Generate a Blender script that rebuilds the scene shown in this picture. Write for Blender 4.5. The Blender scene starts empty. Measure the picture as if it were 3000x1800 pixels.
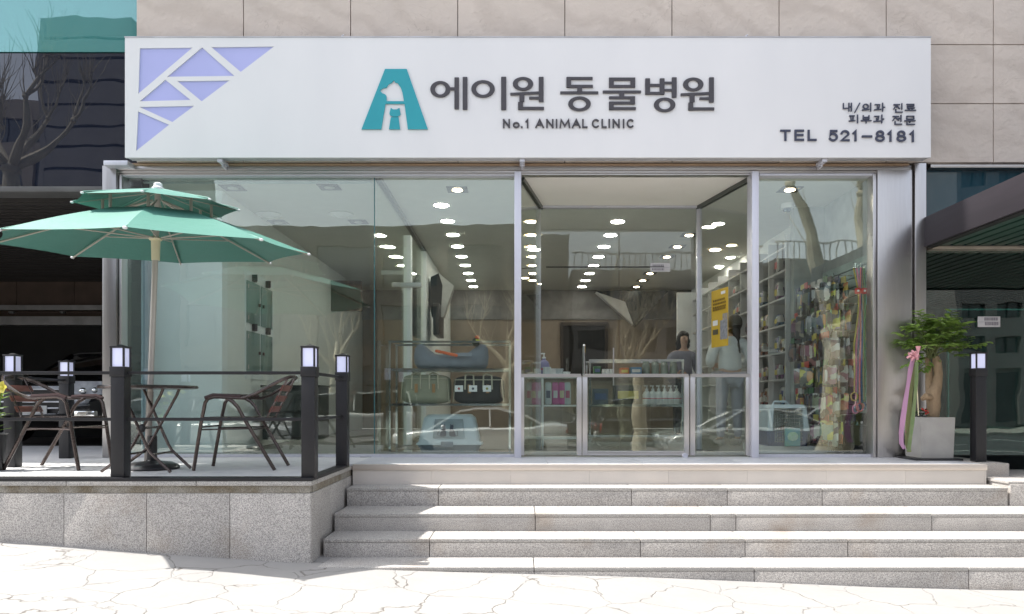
import bpy, bmesh, math, random
from mathutils import Vector, Matrix, noise, geometry
R = math.radians
PI = math.pi
sc = bpy.context.scene
COL = sc.collection
random.seed(7)
# ---------------------------------------------------------------- camera
E = 1.45            # eye height over the pavement datum
F = 2160.0          # focal length in photo pixels (photo 3000 wide)
CX, CY = 1520.0, 1177.0
cam = bpy.data.cameras.new('camera'); co = bpy.data.objects.new('camera', cam); COL.objects.link(co)
co.location = (0, 0, E); co.rotation_euler = (R(90), 0, 0)
cam.sensor_width = 36; cam.lens = 36*F/3000
cam.shift_x = (1500-CX)/3000; cam.shift_y = (CY-900)/3000
cam.clip_start = 0.05; cam.clip_end = 1000
sc.camera = co
# ---------------------------------------------------------------- sky, sun, exposure
SUNV = Vector((-1.32, 0.125, 2.5)).normalized()     # towards the sun
world = bpy.data.worlds.new('World'); sc.world = world; world.use_nodes = True
wn = world.node_tree; bg = wn.nodes['Background']
sky = wn.nodes.new('ShaderNodeTexSky'); sky.sky_type = 'NISHITA'; sky.sun_disc = False
sky.sun_elevation = math.asin(SUNV.z); sky.sun_rotation = math.atan2(SUNV.x, SUNV.y)
sky.dust_density = 2.5; sky.air_density = 1.0
hs = wn.nodes.new('ShaderNodeHueSaturation'); hs.inputs['Saturation'].default_value = .42
wn.links.new(sky.outputs[0], hs.inputs['Color']); wn.links.new(hs.outputs[0], bg.inputs[0]); bg.inputs[1].default_value = 0.15
sl = bpy.data.lights.new('sun', 'SUN'); sl.energy = 3.3; sl.angle = R(0.5); sl.color = (1, .965, .91)
so = bpy.data.objects.new('sun', sl); COL.objects.link(so)
so.rotation_euler = (-SUNV).to_track_quat('-Z', 'Y').to_euler(); so.location = (-20, 0, 40)
sc.view_settings.view_transform = 'Standard'; sc.view_settings.look = 'None'
sc.view_settings.exposure = 1.42; sc.view_settings.gamma = 1
try:
    sc.cycles.max_bounces = 12; sc.cycles.transparent_max_bounces = 24; sc.cycles.glossy_bounces = 5
    sc.cycles.sample_clamp_indirect = 6
except Exception: pass

def wx(px, D): return (px-CX)/F*D
def wz(py, D): return E+(CY-py)/F*D
def W(px, py, D): return Vector((wx(px, D), D, wz(py, D)))
PZ = E-.575         # platform / shop floor level
# ---------------------------------------------------------------- materials
MATS = {}
def mat(name, col, rough=.5, metal=0, nscale=0, namt=0, ncol=None, bump=0, bscale=None, spec=.5, stretch=None, emit=0, coat=0, detail=6, isl=0, extra=None, trans=0):
    if name in MATS: return MATS[name]
    m = bpy.data.materials.new(name); m.use_nodes = True; nt = m.node_tree; N = nt.nodes; L = nt.links
    b = N['Principled BSDF']; b.inputs['Base Color'].default_value = (*col, 1)
    b.inputs['Roughness'].default_value = rough; b.inputs['Metallic'].default_value = metal
    b.inputs['Specular IOR Level'].default_value = spec; b.inputs['Coat Weight'].default_value = coat
    b.inputs['Coat Roughness'].default_value = .05
    if emit:
        b.inputs['Emission Color'].default_value = (*(ncol or col), 1); b.inputs['Emission Strength'].default_value = emit
    if trans:
        tr = N.new('ShaderNodeBsdfTranslucent'); tr.inputs[0].default_value = (*col, 1); mx = N.new('ShaderNodeMixShader'); mx.inputs[0].default_value = trans
        L.new(b.outputs[0], mx.inputs[1]); L.new(tr.outputs[0], mx.inputs[2]); L.new(mx.outputs[0], N['Material Output'].inputs[0])
    if nscale or bump or isl:
        tc = N.new('ShaderNodeTexCoord'); mp = N.new('ShaderNodeMapping'); L.new(tc.outputs['Object'], mp.inputs[0])
        if stretch: mp.inputs['Scale'].default_value = stretch
        src = None
        if nscale:
            n = N.new('ShaderNodeTexNoise'); n.inputs['Scale'].default_value = nscale; n.inputs['Detail'].default_value = detail
            L.new(mp.outputs[0], n.inputs[0])
            r = N.new('ShaderNodeValToRGB'); r.color_ramp.elements[0].position = .5-.5*(1-min(namt, .9)); r.color_ramp.elements[1].position = .5+.5*(1-min(namt, .9))
            c2 = ncol if (ncol and not emit) else tuple(c*.6 for c in col)
            r.color_ramp.elements[0].color = (*c2, 1); r.color_ramp.elements[1].color = (*col, 1)
            L.new(n.outputs[0], r.inputs[0]); src = r.outputs[0]
        if isl:
            g = N.new('ShaderNodeNewGeometry'); h = N.new('ShaderNodeHueSaturation')
            ma = N.new('ShaderNodeMapRange'); ma.inputs[3].default_value = 1-isl; ma.inputs[4].default_value = 1+isl
            L.new(g.outputs['Random Per Island'], ma.inputs[0]); L.new(ma.outputs[0], h.inputs['Value'])
            if src: L.new(src, h.inputs['Color'])
            else: h.inputs['Color'].default_value = (*col, 1)
            src = h.outputs[0]
        if extra: src = extra(nt, mp, src)
        if src: L.new(src, b.inputs['Base Color'])
        if bump:
            n2 = N.new('ShaderNodeTexNoise'); n2.inputs['Scale'].default_value = bscale or nscale*2 or 30; n2.inputs['Detail'].default_value = 5
            L.new(mp.outputs[0], n2.inputs[0]); bp = N.new('ShaderNodeBump'); bp.inputs['Strength'].default_value = bump; bp.inputs['Distance'].default_value = .01
            L.new(n2.outputs[0], bp.inputs['Height']); L.new(bp.outputs[0], b.inputs['Normal'])
    MATS[name] = m; return m

def mixnode(nt, a, bcol, fac, mode='MIX'):
    mx = nt.nodes.new('ShaderNodeMix'); mx.data_type = 'RGBA'; mx.blend_type = mode
    nt.links.new(fac, mx.inputs[0]); nt.links.new(a, mx.inputs[6])
    if isinstance(bcol, tuple): mx.inputs[7].default_value = (*bcol, 1)
    else: nt.links.new(bcol, mx.inputs[7])
    return mx.outputs[2]
def ramp(nt, src, p0, p1, c0=(0, 0, 0), c1=(1, 1, 1)):
    r = nt.nodes.new('ShaderNodeValToRGB'); r.color_ramp.elements[0].position = p0; r.color_ramp.elements[1].position = p1
    r.color_ramp.elements[0].color = (*c0, 1); r.color_ramp.elements[1].color = (*c1, 1); nt.links.new(src, r.inputs[0]); return r.outputs[0]
def noisen(nt, vec, s, d=5):
    n = nt.nodes.new('ShaderNodeTexNoise'); n.inputs['Scale'].default_value = s; n.inputs['Detail'].default_value = d
    nt.links.new(vec, n.inputs[0]); return n.outputs[0]

def glassmat(name, tint, f0=.05, rough=0.0, pw=5):
    if name in MATS: return MATS[name]
    m = bpy.data.materials.new(name); m.use_nodes = True; nt = m.node_tree; N = nt.nodes; L = nt.links; N.clear()
    o = N.new('ShaderNodeOutputMaterial'); t = N.new('ShaderNodeBsdfTransparent'); t.inputs[0].default_value = (*tint, 1)
    g = N.new('ShaderNodeBsdfGlossy'); g.inputs['Roughness'].default_value = rough; g.inputs[0].default_value = (1, 1, .93, 1)
    lw = N.new('ShaderNodeLayerWeight'); lw.inputs[0].default_value = .5
    p = N.new('ShaderNodeMath'); p.operation = 'POWER'; p.inputs[1].default_value = pw; L.new(lw.outputs['Facing'], p.inputs[0])
    ma = N.new('ShaderNodeMapRange'); ma.inputs[3].default_value = f0; ma.inputs[4].default_value = 1; L.new(p.outputs[0], ma.inputs[0])
    mx = N.new('ShaderNodeMixShader'); L.new(ma.outputs[0], mx.inputs[0]); L.new(t.outputs[0], mx.inputs[1]); L.new(g.outputs[0], mx.inputs[2])
    # very slight waviness of rolled float glass
    tc = N.new('ShaderNodeTexCoord'); n = N.new('ShaderNodeTexNoise'); n.inputs['Scale'].default_value = 1.3; L.new(tc.outputs['Object'], n.inputs[0])
    bp = N.new('ShaderNodeBump'); bp.inputs['Strength'].default_value = .035; bp.inputs['Distance'].default_value = .05; L.new(n.outputs[0], bp.inputs['Height']); L.new(bp.outputs[0], g.inputs['Normal'])
    L.new(mx.outputs[0], o.inputs[0]); MATS[name] = m; return m

def facemat(name, tint, f0, em=0):
    m = bpy.data.materials.new(name); m.use_nodes = True; nt = m.node_tree; N = nt.nodes; L = nt.links; N.clear()
    o = N.new('ShaderNodeOutputMaterial'); d = N.new('ShaderNodeBsdfDiffuse'); d.inputs[0].default_value = (*tint, 1); g = N.new('ShaderNodeBsdfGlossy'); g.inputs['Roughness'].default_value = .004
    lw = N.new('ShaderNodeLayerWeight'); lw.inputs[0].default_value = .5; p = N.new('ShaderNodeMath'); p.operation = 'POWER'; p.inputs[1].default_value = 5; L.new(lw.outputs['Facing'], p.inputs[0])
    ma = N.new('ShaderNodeMapRange'); ma.inputs[3].default_value = f0; L.new(p.outputs[0], ma.inputs[0]); mx = N.new('ShaderNodeMixShader'); L.new(ma.outputs[0], mx.inputs[0]); L.new(d.outputs[0], mx.inputs[1]); L.new(g.outputs[0], mx.inputs[2])
    g.inputs[0].default_value = (*[min(1, .55+v*2.2) for v in tint], 1)
    tc = N.new('ShaderNodeTexCoord'); n = N.new('ShaderNodeTexNoise'); n.inputs['Scale'].default_value = 1.1; L.new(tc.outputs['Object'], n.inputs[0]); bp = N.new('ShaderNodeBump'); bp.inputs['Strength'].default_value = .035; bp.inputs['Distance'].default_value = .05; L.new(n.outputs[0], bp.inputs['Height']); L.new(bp.outputs[0], g.inputs['Normal'])
    L.new(mx.outputs[0], o.inputs[0]); MATS[name] = m; return m

def granite_extra(dirt=0):
    def f(nt, mp, src):
        sp = ramp(nt, noisen(nt, mp.outputs[0], 190, 4), .38, .62, (.36, .35, .35), (1.2, 1.18, 1.15))
        one = nt.nodes.new('ShaderNodeValue'); one.outputs[0].default_value = .85
        s = mixnode(nt, src, sp, one.outputs[0], 'MULTIPLY')
        st = ramp(nt, noisen(nt, mp.outputs[0], 2.2, 8), .56, .74, (0, 0, 0), (.5, .5, .5))
        s = mixnode(nt, s, (.30, .235, .175), st)
        return s
    return f
M_granite = mat('granite', (.56, .535, .51), .75, nscale=4, namt=.3, ncol=(.43, .41, .39), bump=.5, bscale=110, isl=.10, extra=granite_extra())
M_granite_top = mat('granite_tread', (.50, .485, .465), .8, nscale=20, namt=.3, ncol=(.42, .405, .385), bump=.3, bscale=160, isl=.04, extra=granite_extra())
def stain_extra(nt, mp, src):
    st = ramp(nt, noisen(nt, mp.outputs[0], 4, 9), .44, .60)
    sp = ramp(nt, noisen(nt, mp.outputs[0], 120, 4), .4, .6, (.5, .5, .5), (1.1, 1.1, 1.1)); one = nt.nodes.new('ShaderNodeValue'); one.outputs[0].default_value = .8
    return mixnode(nt, mixnode(nt, src, (.20, .165, .115), st), sp, one.outputs[0], 'MULTIPLY')
M_stained = mat('stained_granite', (.36, .335, .29), .85, nscale=25, namt=.3, ncol=(.26, .24, .2), bump=.4, bscale=90, extra=stain_extra)
def sand_extra(nt, mp, src):
    w = nt.nodes.new('ShaderNodeTexWave'); w.inputs['Scale'].default_value = .9; w.inputs['Distortion'].default_value = 9; w.inputs['Detail'].default_value = 4; w.inputs['Detail Scale'].default_value = 1.4
    m2 = nt.nodes.new('ShaderNodeMapping'); m2.inputs['Rotation'].default_value = (.2, 1.1, .3); nt.links.new(mp.outputs[0], m2.inputs[0]); nt.links.new(m2.outputs[0], w.inputs[0])
    s = mixnode(nt, src, (.40, .335, .285), ramp(nt, w.outputs['Fac'], .45, 1, (0, 0, 0), (.28, .28, .28)))
    vo = nt.nodes.new('ShaderNodeTexNoise'); vo.inputs['Scale'].default_value = 3.2; vo.inputs['Detail'].default_value = 9; vo.inputs['Distortion'].default_value = 1.8; nt.links.new(mp.outputs[0], vo.inputs[0])
    a = ramp(nt, vo.outputs[0], .492, .502); b = ramp(nt, vo.outputs[0], .503, .513)
    d = nt.nodes.new('ShaderNodeMath'); d.operation = 'SUBTRACT'; nt.links.new(a, d.inputs[0]); nt.links.new(b, d.inputs[1])
    d3 = nt.nodes.new('ShaderNodeMath'); d3.operation = 'MULTIPLY'; nt.links.new(d.outputs[0], d3.inputs[0])
    nt.links.new(ramp(nt, noisen(nt, mp.outputs[0], 1.4, 2), .5, .68, (0, 0, 0), (.45, .45, .45)), d3.inputs[1])
    return mixnode(nt, s, (.24, .19, .15), d3.outputs[0])
M_stone = mat('sandstone', (.63, .55, .48), .85, nscale=2.5, namt=.35, ncol=(.54, .475, .42), bump=.8, bscale=18, isl=.07, extra=sand_extra)
M_joint = mat('joint', (.09, .08, .075), .9)
def steel_extra(nt, mp, src): return src
M_steel = mat('brushed_steel', (.60, .58, .57), .33, 1, nscale=6, namt=.4, ncol=(.54, .52, .51), stretch=(9, 9, .6), bump=.05, bscale=40)
M_steel_h = mat('brushed_steel_flat', (.64, .62, .61), .3, 1, nscale=6, namt=.4, ncol=(.54, .52, .51), stretch=(.6, 14, 14), bump=.05, bscale=40)
M_alu = mat('white_aluminium', (.62, .62, .68), .35, .35, nscale=8, namt=.5, ncol=(.56, .56, .62), stretch=(8, 8, .5))
M_chrome = mat('chrome', (.8, .81, .8), .07, 1)
M_signw = mat('sign_white', (.76, .75, .75), .38, nscale=1.6, namt=.4, ncol=(.70, .695, .70), stretch=(1, 1, .35))
M_lav = mat('lavender_acrylic', (.44, .455, .78), .3, nscale=2, namt=.5, ncol=(.40, .42, .72))
M_teal = mat('teal_acrylic', (.015, .32, .38), .35, nscale=5, namt=.6, ncol=(.013, .30, .36))
M_ink = mat('charcoal_letter', (.055, .048, .055), .35, nscale=40, namt=.5, ncol=(.045, .04, .045))
M_navy = mat('navy_letter', (.045, .05, .085), .35, nscale=40, namt=.5, ncol=(.04, .045, .075))
M_glass = glassmat('window_glass', (.94, .98, .96), .10)
M_gedge = mat('glass_edge', (.05, .16, .17), .15, nscale=3, namt=.5, ncol=(.04, .13, .14))
M_glass_clear = glassmat('clear_glass', (.96, .985, .975), .05)
M_black = mat('black_powdercoat', (.011, .010, .0125), .45, nscale=60, namt=.5, ncol=(.008, .008, .01), bump=.1, bscale=300)
M_lampw = mat('lamp_opal', (.62, .64, .82), .35, emit=.12, ncol=(.7, .72, 1))
M_bronze = mat('bronze_tube', (.10, .078, .07), .25, .7, nscale=30, namt=.5, ncol=(.08, .062, .056))
M_redslat = mat('red_brown_slat', (.17, .052, .036), .4, nscale=12, namt=.4, ncol=(.13, .04, .03), stretch=(1, 1, 6))
M_iwall = mat('painted_wall', (.82, .84, .82), .7, nscale=6, namt=.6, ncol=(.79, .81, .79))
M_iwallb = mat('bluish_wall', (.86, .89, .90), .6, nscale=6, namt=.6, ncol=(.83, .86, .87))
M_ceil = mat('ceiling_paint', (.60, .60, .55), .8, nscale=6, namt=.6, ncol=(.57, .57, .52))
M_brownwall = mat('brown_panel', (.28, .225, .17), .6, nscale=5, namt=.5, ncol=(.24, .19, .145))
M_ifloor = mat('floor_tile', (.32, .31, .29), .25, nscale=4, namt=.5, ncol=(.28, .27, .25))
M_deck = mat('deck_tile', (.68, .67, .66), .5, nscale=8, namt=.4, ncol=(.54, .54, .55), bump=.1, bscale=60)
M_beige = mat('beige_tile', (.60, .55, .50), .45, nscale=5, namt=.4, ncol=(.54, .50, .46), isl=.04)
M_dark = mat('dark_void', (.012, .012, .012), .8, nscale=5, namt=.5, ncol=(.008, .008, .008))
M_teak = mat('pale_plastic', (.72, .66, .45), .4, nscale=10, namt=.5, ncol=(.66, .6, .4))
M_white = mat('white_plastic', (.78, .78, .78), .4, nscale=10, namt=.6, ncol=(.74, .74, .74))
M_blackp = mat('black_plastic', (.02, .02, .022), .35, nscale=10, namt=.6, ncol=(.015, .015, .017))
def printmat(name, c, alt=(.5, .48, .44), sc=15):
    def ex(nt, mp, src):
        v = nt.nodes.new('ShaderNodeTexVoronoi'); v.distance = 'CHEBYCHEV'; v.inputs['Scale'].default_value = sc; nt.links.new(mp.outputs[0], v.inputs[0])
        sp = nt.nodes.new('ShaderNodeSeparateColor'); nt.links.new(v.outputs['Color'], sp.inputs[0])
        s = mixnode(nt, src, alt, ramp(nt, sp.outputs[0], .62, .64))
        s = mixnode(nt, s, tuple(v_*.12+.01 for v_ in c), ramp(nt, sp.outputs[1], .70, .72))
        h = nt.nodes.new('ShaderNodeHueSaturation'); h.inputs['Saturation'].default_value = .95; nt.links.new(s, h.inputs['Color']); ma = nt.nodes.new('ShaderNodeMapRange'); ma.inputs[3].default_value = .40; ma.inputs[4].default_value = .60
        nt.links.new(sp.outputs[2], ma.inputs[0]); nt.links.new(ma.outputs[0], h.inputs['Hue']); return h.outputs[0]
    return mat(name, c, .22, nscale=20, namt=.3, ncol=tuple(v_*.6 for v_ in c), coat=.8, extra=ex)
def colmat(name, c, rough=.5, metal=0): return mat(name, c, rough, metal, nscale=9, namt=.45, ncol=tuple(v*.78 for v in c))
# ---------------------------------------------------------------- mesh builder
class MB:
    def __init__(s): s.v = []; s.f = []
    def add(s, vs, fs):
        o = len(s.v); s.v += [tuple(v) for v in vs]; s.f += [tuple(i+o for i in f) for f in fs]; return s
    def box(s, x0, x1, y0, y1, z0, z1, bev=0, rot=None, piv=None):
        if x0 > x1: x0, x1 = x1, x0
        if y0 > y1: y0, y1 = y1, y0
        if z0 > z1: z0, z1 = z1, z0
        if bev:
            bm = bmesh.new(); bmesh.ops.create_cube(bm, size=1)
            bmesh.ops.scale(bm, vec=(x1-x0, y1-y0, z1-z0), verts=bm.verts)
            bmesh.ops.translate(bm, vec=((x0+x1)/2, (y0+y1)/2, (z0+z1)/2), verts=bm.verts)
            bmesh.ops.bevel(bm, geom=bm.edges[:], offset=bev, segments=2, affect='EDGES', profile=.6)
            vs = [v.co.copy() for v in bm.verts]; fs = [[v.index for v in f.verts] for f in bm.faces]; bm.free()
        else:
            vs = [Vector(p) for p in ((x0, y0, z0), (x1, y0, z0), (x1, y1, z0), (x0, y1, z0), (x0, y0, z1), (x1, y0, z1), (x1, y1, z1), (x0, y1, z1))]
            fs = [(0, 3, 2, 1), (4, 5, 6, 7), (0, 1, 5, 4), (1, 2, 6, 5), (2, 3, 7, 6), (3, 0, 4, 7)]
        if rot is not None:
            p = Vector(piv) if piv is not None else Vector(((x0+x1)/2, (y0+y1)/2, (z0+z1)/2))
            vs = [rot @ (v-p)+p for v in vs]
        return s.add(vs, fs)
    def quad(s, a, b, c, d): return s.add([a, b, c, d], [(0, 1, 2, 3)])
    def tube(s, pts, r, n=10, cap=True, closed=False):
        pts = [Vector(p) for p in pts]; m = len(pts)
        rr = r if isinstance(r, (list, tuple)) else [r]*m
        rings = []; prev = None
        for i, p in enumerate(pts):
            if closed: t = pts[(i+1) % m]-pts[i-1]
            else: t = (pts[min(i+1, m-1)]-pts[max(i-1, 0)])
            if t.length < 1e-9: t = Vector((0, 0, 1))
            t.normalize()
            if prev is None:
                a = Vector((0, 0, 1)) if abs(t.z) < .9 else Vector((1, 0, 0)); u = t.cross(a).normalized()
            else:
                u = prev-t*prev.dot(t); u = u.normalized() if u.length > 1e-6 else t.orthogonal().normalized()
            prev = u; w = t.cross(u)
            rings.append([p+(u*math.cos(2*PI*k/n)+w*math.sin(2*PI*k/n))*rr[i] for k in range(n)])
        vs = [v for g in rings for v in g]; fs = []
        for i in range(m if closed else m-1):
            j = (i+1) % m
            for k in range(n): fs.append((i*n+k, i*n+(k+1) % n, j*n+(k+1) % n, j*n+k))
        if cap and not closed: fs += [tuple(range(n))[::-1], tuple((m-1)*n+k for k in range(n))]
        return s.add(vs, fs)
    def lathe(s, prof, c=(0, 0, 0), n=20, sx=1, sy=1):
        vs = []; fs = []; m = len(prof)
        for r, z in prof:
            for k in range(n): vs.append((c[0]+r*sx*math.cos(2*PI*k/n), c[1]+r*sy*math.sin(2*PI*k/n), c[2]+z))
        for i in range(m-1):
            for k in range(n): fs.append((i*n+k, i*n+(k+1) % n, (i+1)*n+(k+1) % n, (i+1)*n+k))
        fs += [tuple(range(n))[::-1], tuple((m-1)*n+k for k in range(n))]
        return s.add(vs, fs)
    def prism(s, poly, y0, y1, holes=(), axis='y'):
        """poly in (x,z), extruded from y0 (front) to y1, front face and back face closed, holes open"""
        loops = [list(poly)]+[list(h) for h in holes]
        tris = geometry.tessellate_polygon([[Vector((p[0], p[1], 0)) for p in l] for l in loops])
        flat = [p for l in loops for p in l]; n = len(flat)
        def P(p, y):
            return (p[0], y, p[1]) if axis == 'y' else ((y, p[0], p[1]) if axis == 'x' else (p[0], p[1], y))
        vs = [P(p, y0) for p in flat]+[P(p, y1) for p in flat]; fs = []
        for t in tris: fs.append(tuple(t)); fs.append(tuple(i+n for i in t)[::-1])
        o = 0
        for l in loops:
            k = len(l)
            for i in range(k): a, b = o+i, o+(i+1) % k; fs.append((a, b, b+n, a+n))
            o += k
        return s.add(vs, fs)
    def sbox(s, c, h, e=.35, nu=20, nv=12, f=None):
        """superellipsoid; e small = boxy"""
        def sp(v, p): return math.copysign(abs(v)**p, v)
        vs = []; fs = []
        for i in range(nv+1):
            a = -PI/2+PI*i/nv
            for k in range(nu):
                b = 2*PI*k/nu
                p = Vector((sp(math.cos(a), e)*sp(math.cos(b), e), sp(math.cos(a), e)*sp(math.sin(b), e), sp(math.sin(a), e)))
                if f: p = f(p)
                vs.append((c[0]+p.x*h[0], c[1]+p.y*h[1], c[2]+p.z*h[2]))
        for i in range(nv):
            for k in range(nu): fs.append((i*nu+k, i*nu+(k+1) % nu, (i+1)*nu+(k+1) % nu, (i+1)*nu+k))
        return s.add(vs, fs)
    def loft(s, secs, closed=True, cap=True):
        n = len(secs[0]); vs = [p for q in secs for p in q]; fs = []
        for i in range(len(secs)-1):
            for k in range(n if closed else n-1): fs.append((i*n+k, i*n+(k+1) % n, (i+1)*n+(k+1) % n, (i+1)*n+k))
        if cap: fs += [tuple(range(n))[::-1], tuple((len(secs)-1)*n+k for k in range(n))]
        return s.add(vs, fs)
    def xf(s, M): s.v = [tuple(M @ Vector(v)) for v in s.v]; return s

def mkobj(name, mb, m, loc=(0, 0, 0), parent=None, smooth=35, shift=None, fixn=True):
    me = bpy.data.meshes.new(name)
    sh = Vector(shift) if shift is not None else Vector((0, 0, 0))
    me.from_pydata([tuple(Vector(v)-sh) for v in mb.v], [], mb.f); me.update()
    if fixn:
        bm = bmesh.new(); bm.from_mesh(me); bmesh.ops.recalc_face_normals(bm, faces=bm.faces[:]); bm.to_mesh(me); bm.free()
    if smooth:
        me.shade_smooth(); me.set_sharp_from_angle(angle=R(smooth))
    if isinstance(m, (list, tuple)):
        for q in m: me.materials.append(q)
    elif m: me.materials.append(m)
    o = bpy.data.objects.new(name, me); COL.objects.link(o); o.location = loc
    if parent: o.parent = parent
    return o
def tag(o, label, cat, group=None, kind=None):
    if label: o['label'] = label
    if cat: o['category'] = cat
    if group: o['group'] = group
    if kind: o['kind'] = kind
    return o
class Thing:
    def __init__(s, name, label, cat, loc=(0, 0, 0), rotz=0, group=None, local=False):
        s.o = bpy.data.objects.new(name, None); COL.objects.link(s.o); s.o.location = loc; s.o.rotation_euler = (0, 0, rotz)
        s.o.empty_display_size = .1
        s.loc = Vector((0, 0, 0)) if local else Vector(loc); tag(s.o, label, cat, group)
    def part(s, name, mb, m, parent=None, label=None, smooth=35, fixn=True):
        o = mkobj(name, mb, m, parent=parent or s.o, shift=s.loc, smooth=smooth, fixn=fixn)
        if label: o['label'] = label
        return o
def single(name, mb, m, label, cat, loc, group=None, smooth=35):
    """a thing that is one mesh; geometry given in world coordinates"""
    return tag(mkobj(name, mb, m, loc=loc, shift=loc, smooth=smooth), label, cat, group)
def dup(root, loc, rotz=None, label=None, scale=None):
    r = root.copy(); COL.objects.link(r); r.location = loc
    if rotz is not None: r.rotation_euler = (0, 0, rotz)
    if scale: r.scale = scale
    if label: r['label'] = label
    for ch in list(root.children):
        c = ch.copy(); COL.objects.link(c); c.parent = r
        for g in list(ch.children):
            d = g.copy(); COL.objects.link(d); d.parent = c
    return r
def structure(name, mb, m, smooth=35):
    o = mkobj(name, mb, m, smooth=smooth); o['kind'] = 'structure'; return o
ORD = ['first', 'second', 'third', 'fourth', 'fifth', 'sixth', 'seventh', 'eighth', 'ninth', 'tenth', 'eleventh', 'twelfth']
def text_obj(s, x0, x1, z0, z1, y, depth, weight=0.0):
    """text turned into a mesh builder filling the rectangle on a plane facing the street"""
    cu = bpy.data.curves.new('t', 'FONT'); cu.body = s; cu.offset = weight; cu.resolution_u = 4
    ob = bpy.data.objects.new('t', cu); COL.objects.link(ob)
    dg = bpy.context.evaluated_depsgraph_get(); me = bpy.data.meshes.new_from_object(ob.evaluated_get(dg))
    bm = bmesh.new(); bm.from_mesh(me)
    g = bmesh.ops.extrude_face_region(bm, geom=bm.faces[:])
    bmesh.ops.translate(bm, vec=(0, 0, 1), verts=[v for v in g['geom'] if isinstance(v, bmesh.types.BMVert)])
    bm.verts.ensure_lookup_table()
    xs = [v.co.x for v in bm.verts]; ys = [v.co.y for v in bm.verts]; ax, bx, ay, by = min(xs), max(xs), min(ys), max(ys)
    mb = MB(); mb.add([(x0+(v.co.x-ax)/(bx-ax)*(x1-x0), y-depth*v.co.z, z0+(v.co.y-ay)/(by-ay)*(z1-z0)) for v in bm.verts], [[v.index for v in f.verts] for f in bm.faces])
    bm.free(); bpy.data.objects.remove(ob); bpy.data.curves.remove(cu); bpy.data.meshes.remove(me)
    return mb
# ================================================================ GROUND
def pave_z(x, y):
    z = {-99: E-.93, -4.7: E-.98, -3.8: E-1.03, -2.5: E-1.135, -1.5: E-1.2, .0: E-1.243, .78: E-1.262, 1.7: E-1.300, 2.45: E-1.335, 3.65: E-1.365, 6: E-1.40, 99: E-1.42}
    ks = sorted(z); v = z[ks[0]]
    for a, b in zip(ks, ks[1:]):
        if a <= x <= b: t = (x-a)/(b-a); v = z[a]+(z[b]-z[a])*t; break
    if y < 5.4: v -= (5.4-max(y, -2.9))*.012
    return v
def pave_extra(nt, mp, src):
    dn = nt.nodes.new('ShaderNodeTexNoise'); dn.inputs['Scale'].default_value = 3.4; dn.inputs['Detail'].default_value = 7; nt.links.new(mp.outputs[0], dn.inputs[0])
    ad = nt.nodes.new('ShaderNodeMix'); ad.data_type = 'VECTOR'; ad.inputs[0].default_value = .2
    nt.links.new(mp.outputs[0], ad.inputs[4]); nt.links.new(dn.outputs['Color'], ad.inputs[5])
    vo = nt.nodes.new('ShaderNodeTexVoronoi'); vo.feature = 'DISTANCE_TO_EDGE'; vo.inputs['Scale'].default_value = 2.7; nt.links.new(ad.outputs[1], vo.inputs[0])
    cr = ramp(nt, vo.outputs[0], .003, .012)
    bn = [n for n in nt.nodes if n.bl_idname == 'ShaderNodeBsdfPrincipled'][0]
    iv = nt.nodes.new('ShaderNodeMath'); iv.operation = 'SUBTRACT'; iv.inputs[0].default_value = 1; nt.links.new(cr, iv.inputs[1])
    f2 = nt.nodes.new('ShaderNodeMath'); f2.operation = 'MULTIPLY'; nt.links.new(iv.outputs[0], f2.inputs[0]); nt.links.new(ramp(nt, noisen(nt, mp.outputs[0], 4, 5), .40, .60, (.0, .0, .0), (.85, .85, .85)), f2.inputs[1])
    s = mixnode(nt, src, (.085, .07, .058), f2.outputs[0])
    bp = nt.nodes.new('ShaderNodeBump'); bp.inputs['Strength'].default_value = .5; bp.inputs['Distance'].default_value = .012
    mm = nt.nodes.new('ShaderNodeMath'); mm.operation = 'ADD'; nt.links.new(ramp(nt, vo.outputs[0], 0, .014), mm.inputs[0]); nt.links.new(noisen(nt, mp.outputs[0], 11, 12), mm.inputs[1])
    nt.links.new(mm.outputs[0], bp.inputs['Height']); nt.links.new(bp.outputs[0], bn.inputs['Normal'])
    return s
M_pave = mat('stamped_concrete', (.31, .302, .29), .8, nscale=2.2, namt=.2, ncol=(.265, .257, .245), bump=0, extra=pave_extra)
mb = MB(); nx, ny = 70, 20; X0, X1, Y0, Y1 = -30, 30, -3.0, 6.2
for j in range(ny+1):
    for i in range(nx+1):
        x = X0+(X1-X0)*i/nx; y = Y0+(Y1-Y0)*j/ny; mb.v.append((x, y, pave_z(x, y)))
for j in range(ny):
    for i in range(nx): a = j*(nx+1)+i; mb.f.append((a, a+1, a+nx+2, a+nx+1))
structure('pavement', mb, M_pave)
mb = MB(); ks = []
for i in range(60):
    x0 = -30+i; z = pave_z(x0+.5, -3)
    mb.box(x0+.006, x0+.994, -3.22, -3.0, z-.35, z-.004, bev=.012)
structure('kerb', mb, M_granite)
RZ = E-1.60
M_road = mat('asphalt', (.085, .085, .09), .85, nscale=20, namt=.4, ncol=(.055, .055, .06), bump=.4, bscale=200)
structure('road', MB().quad((-150, -19.5, RZ), (150, -19.5, RZ), (150, -3.1, RZ), (-150, -3.1, RZ)), M_road)
structure('ground', MB().quad((-400, -400, RZ-.02), (400, -400, RZ-.02), (400, 400, RZ-.02), (-400, 400, RZ-.02)), mat('earth', (.22, .21, .19), .9, nscale=.5, namt=.4))
mb = MB()
for y in (-8.3, -11.6, -14.9):
    for i in range(-20, 21): mb.box(i*5-1.4, i*5+1.4, y-.07, y+.07, RZ+.001, RZ+.006)
structure('lane_markings', mb, mat('road_paint', (.75, .75, .72), .6, nscale=30, namt=.4, ncol=(.55, .55, .52)))
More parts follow.
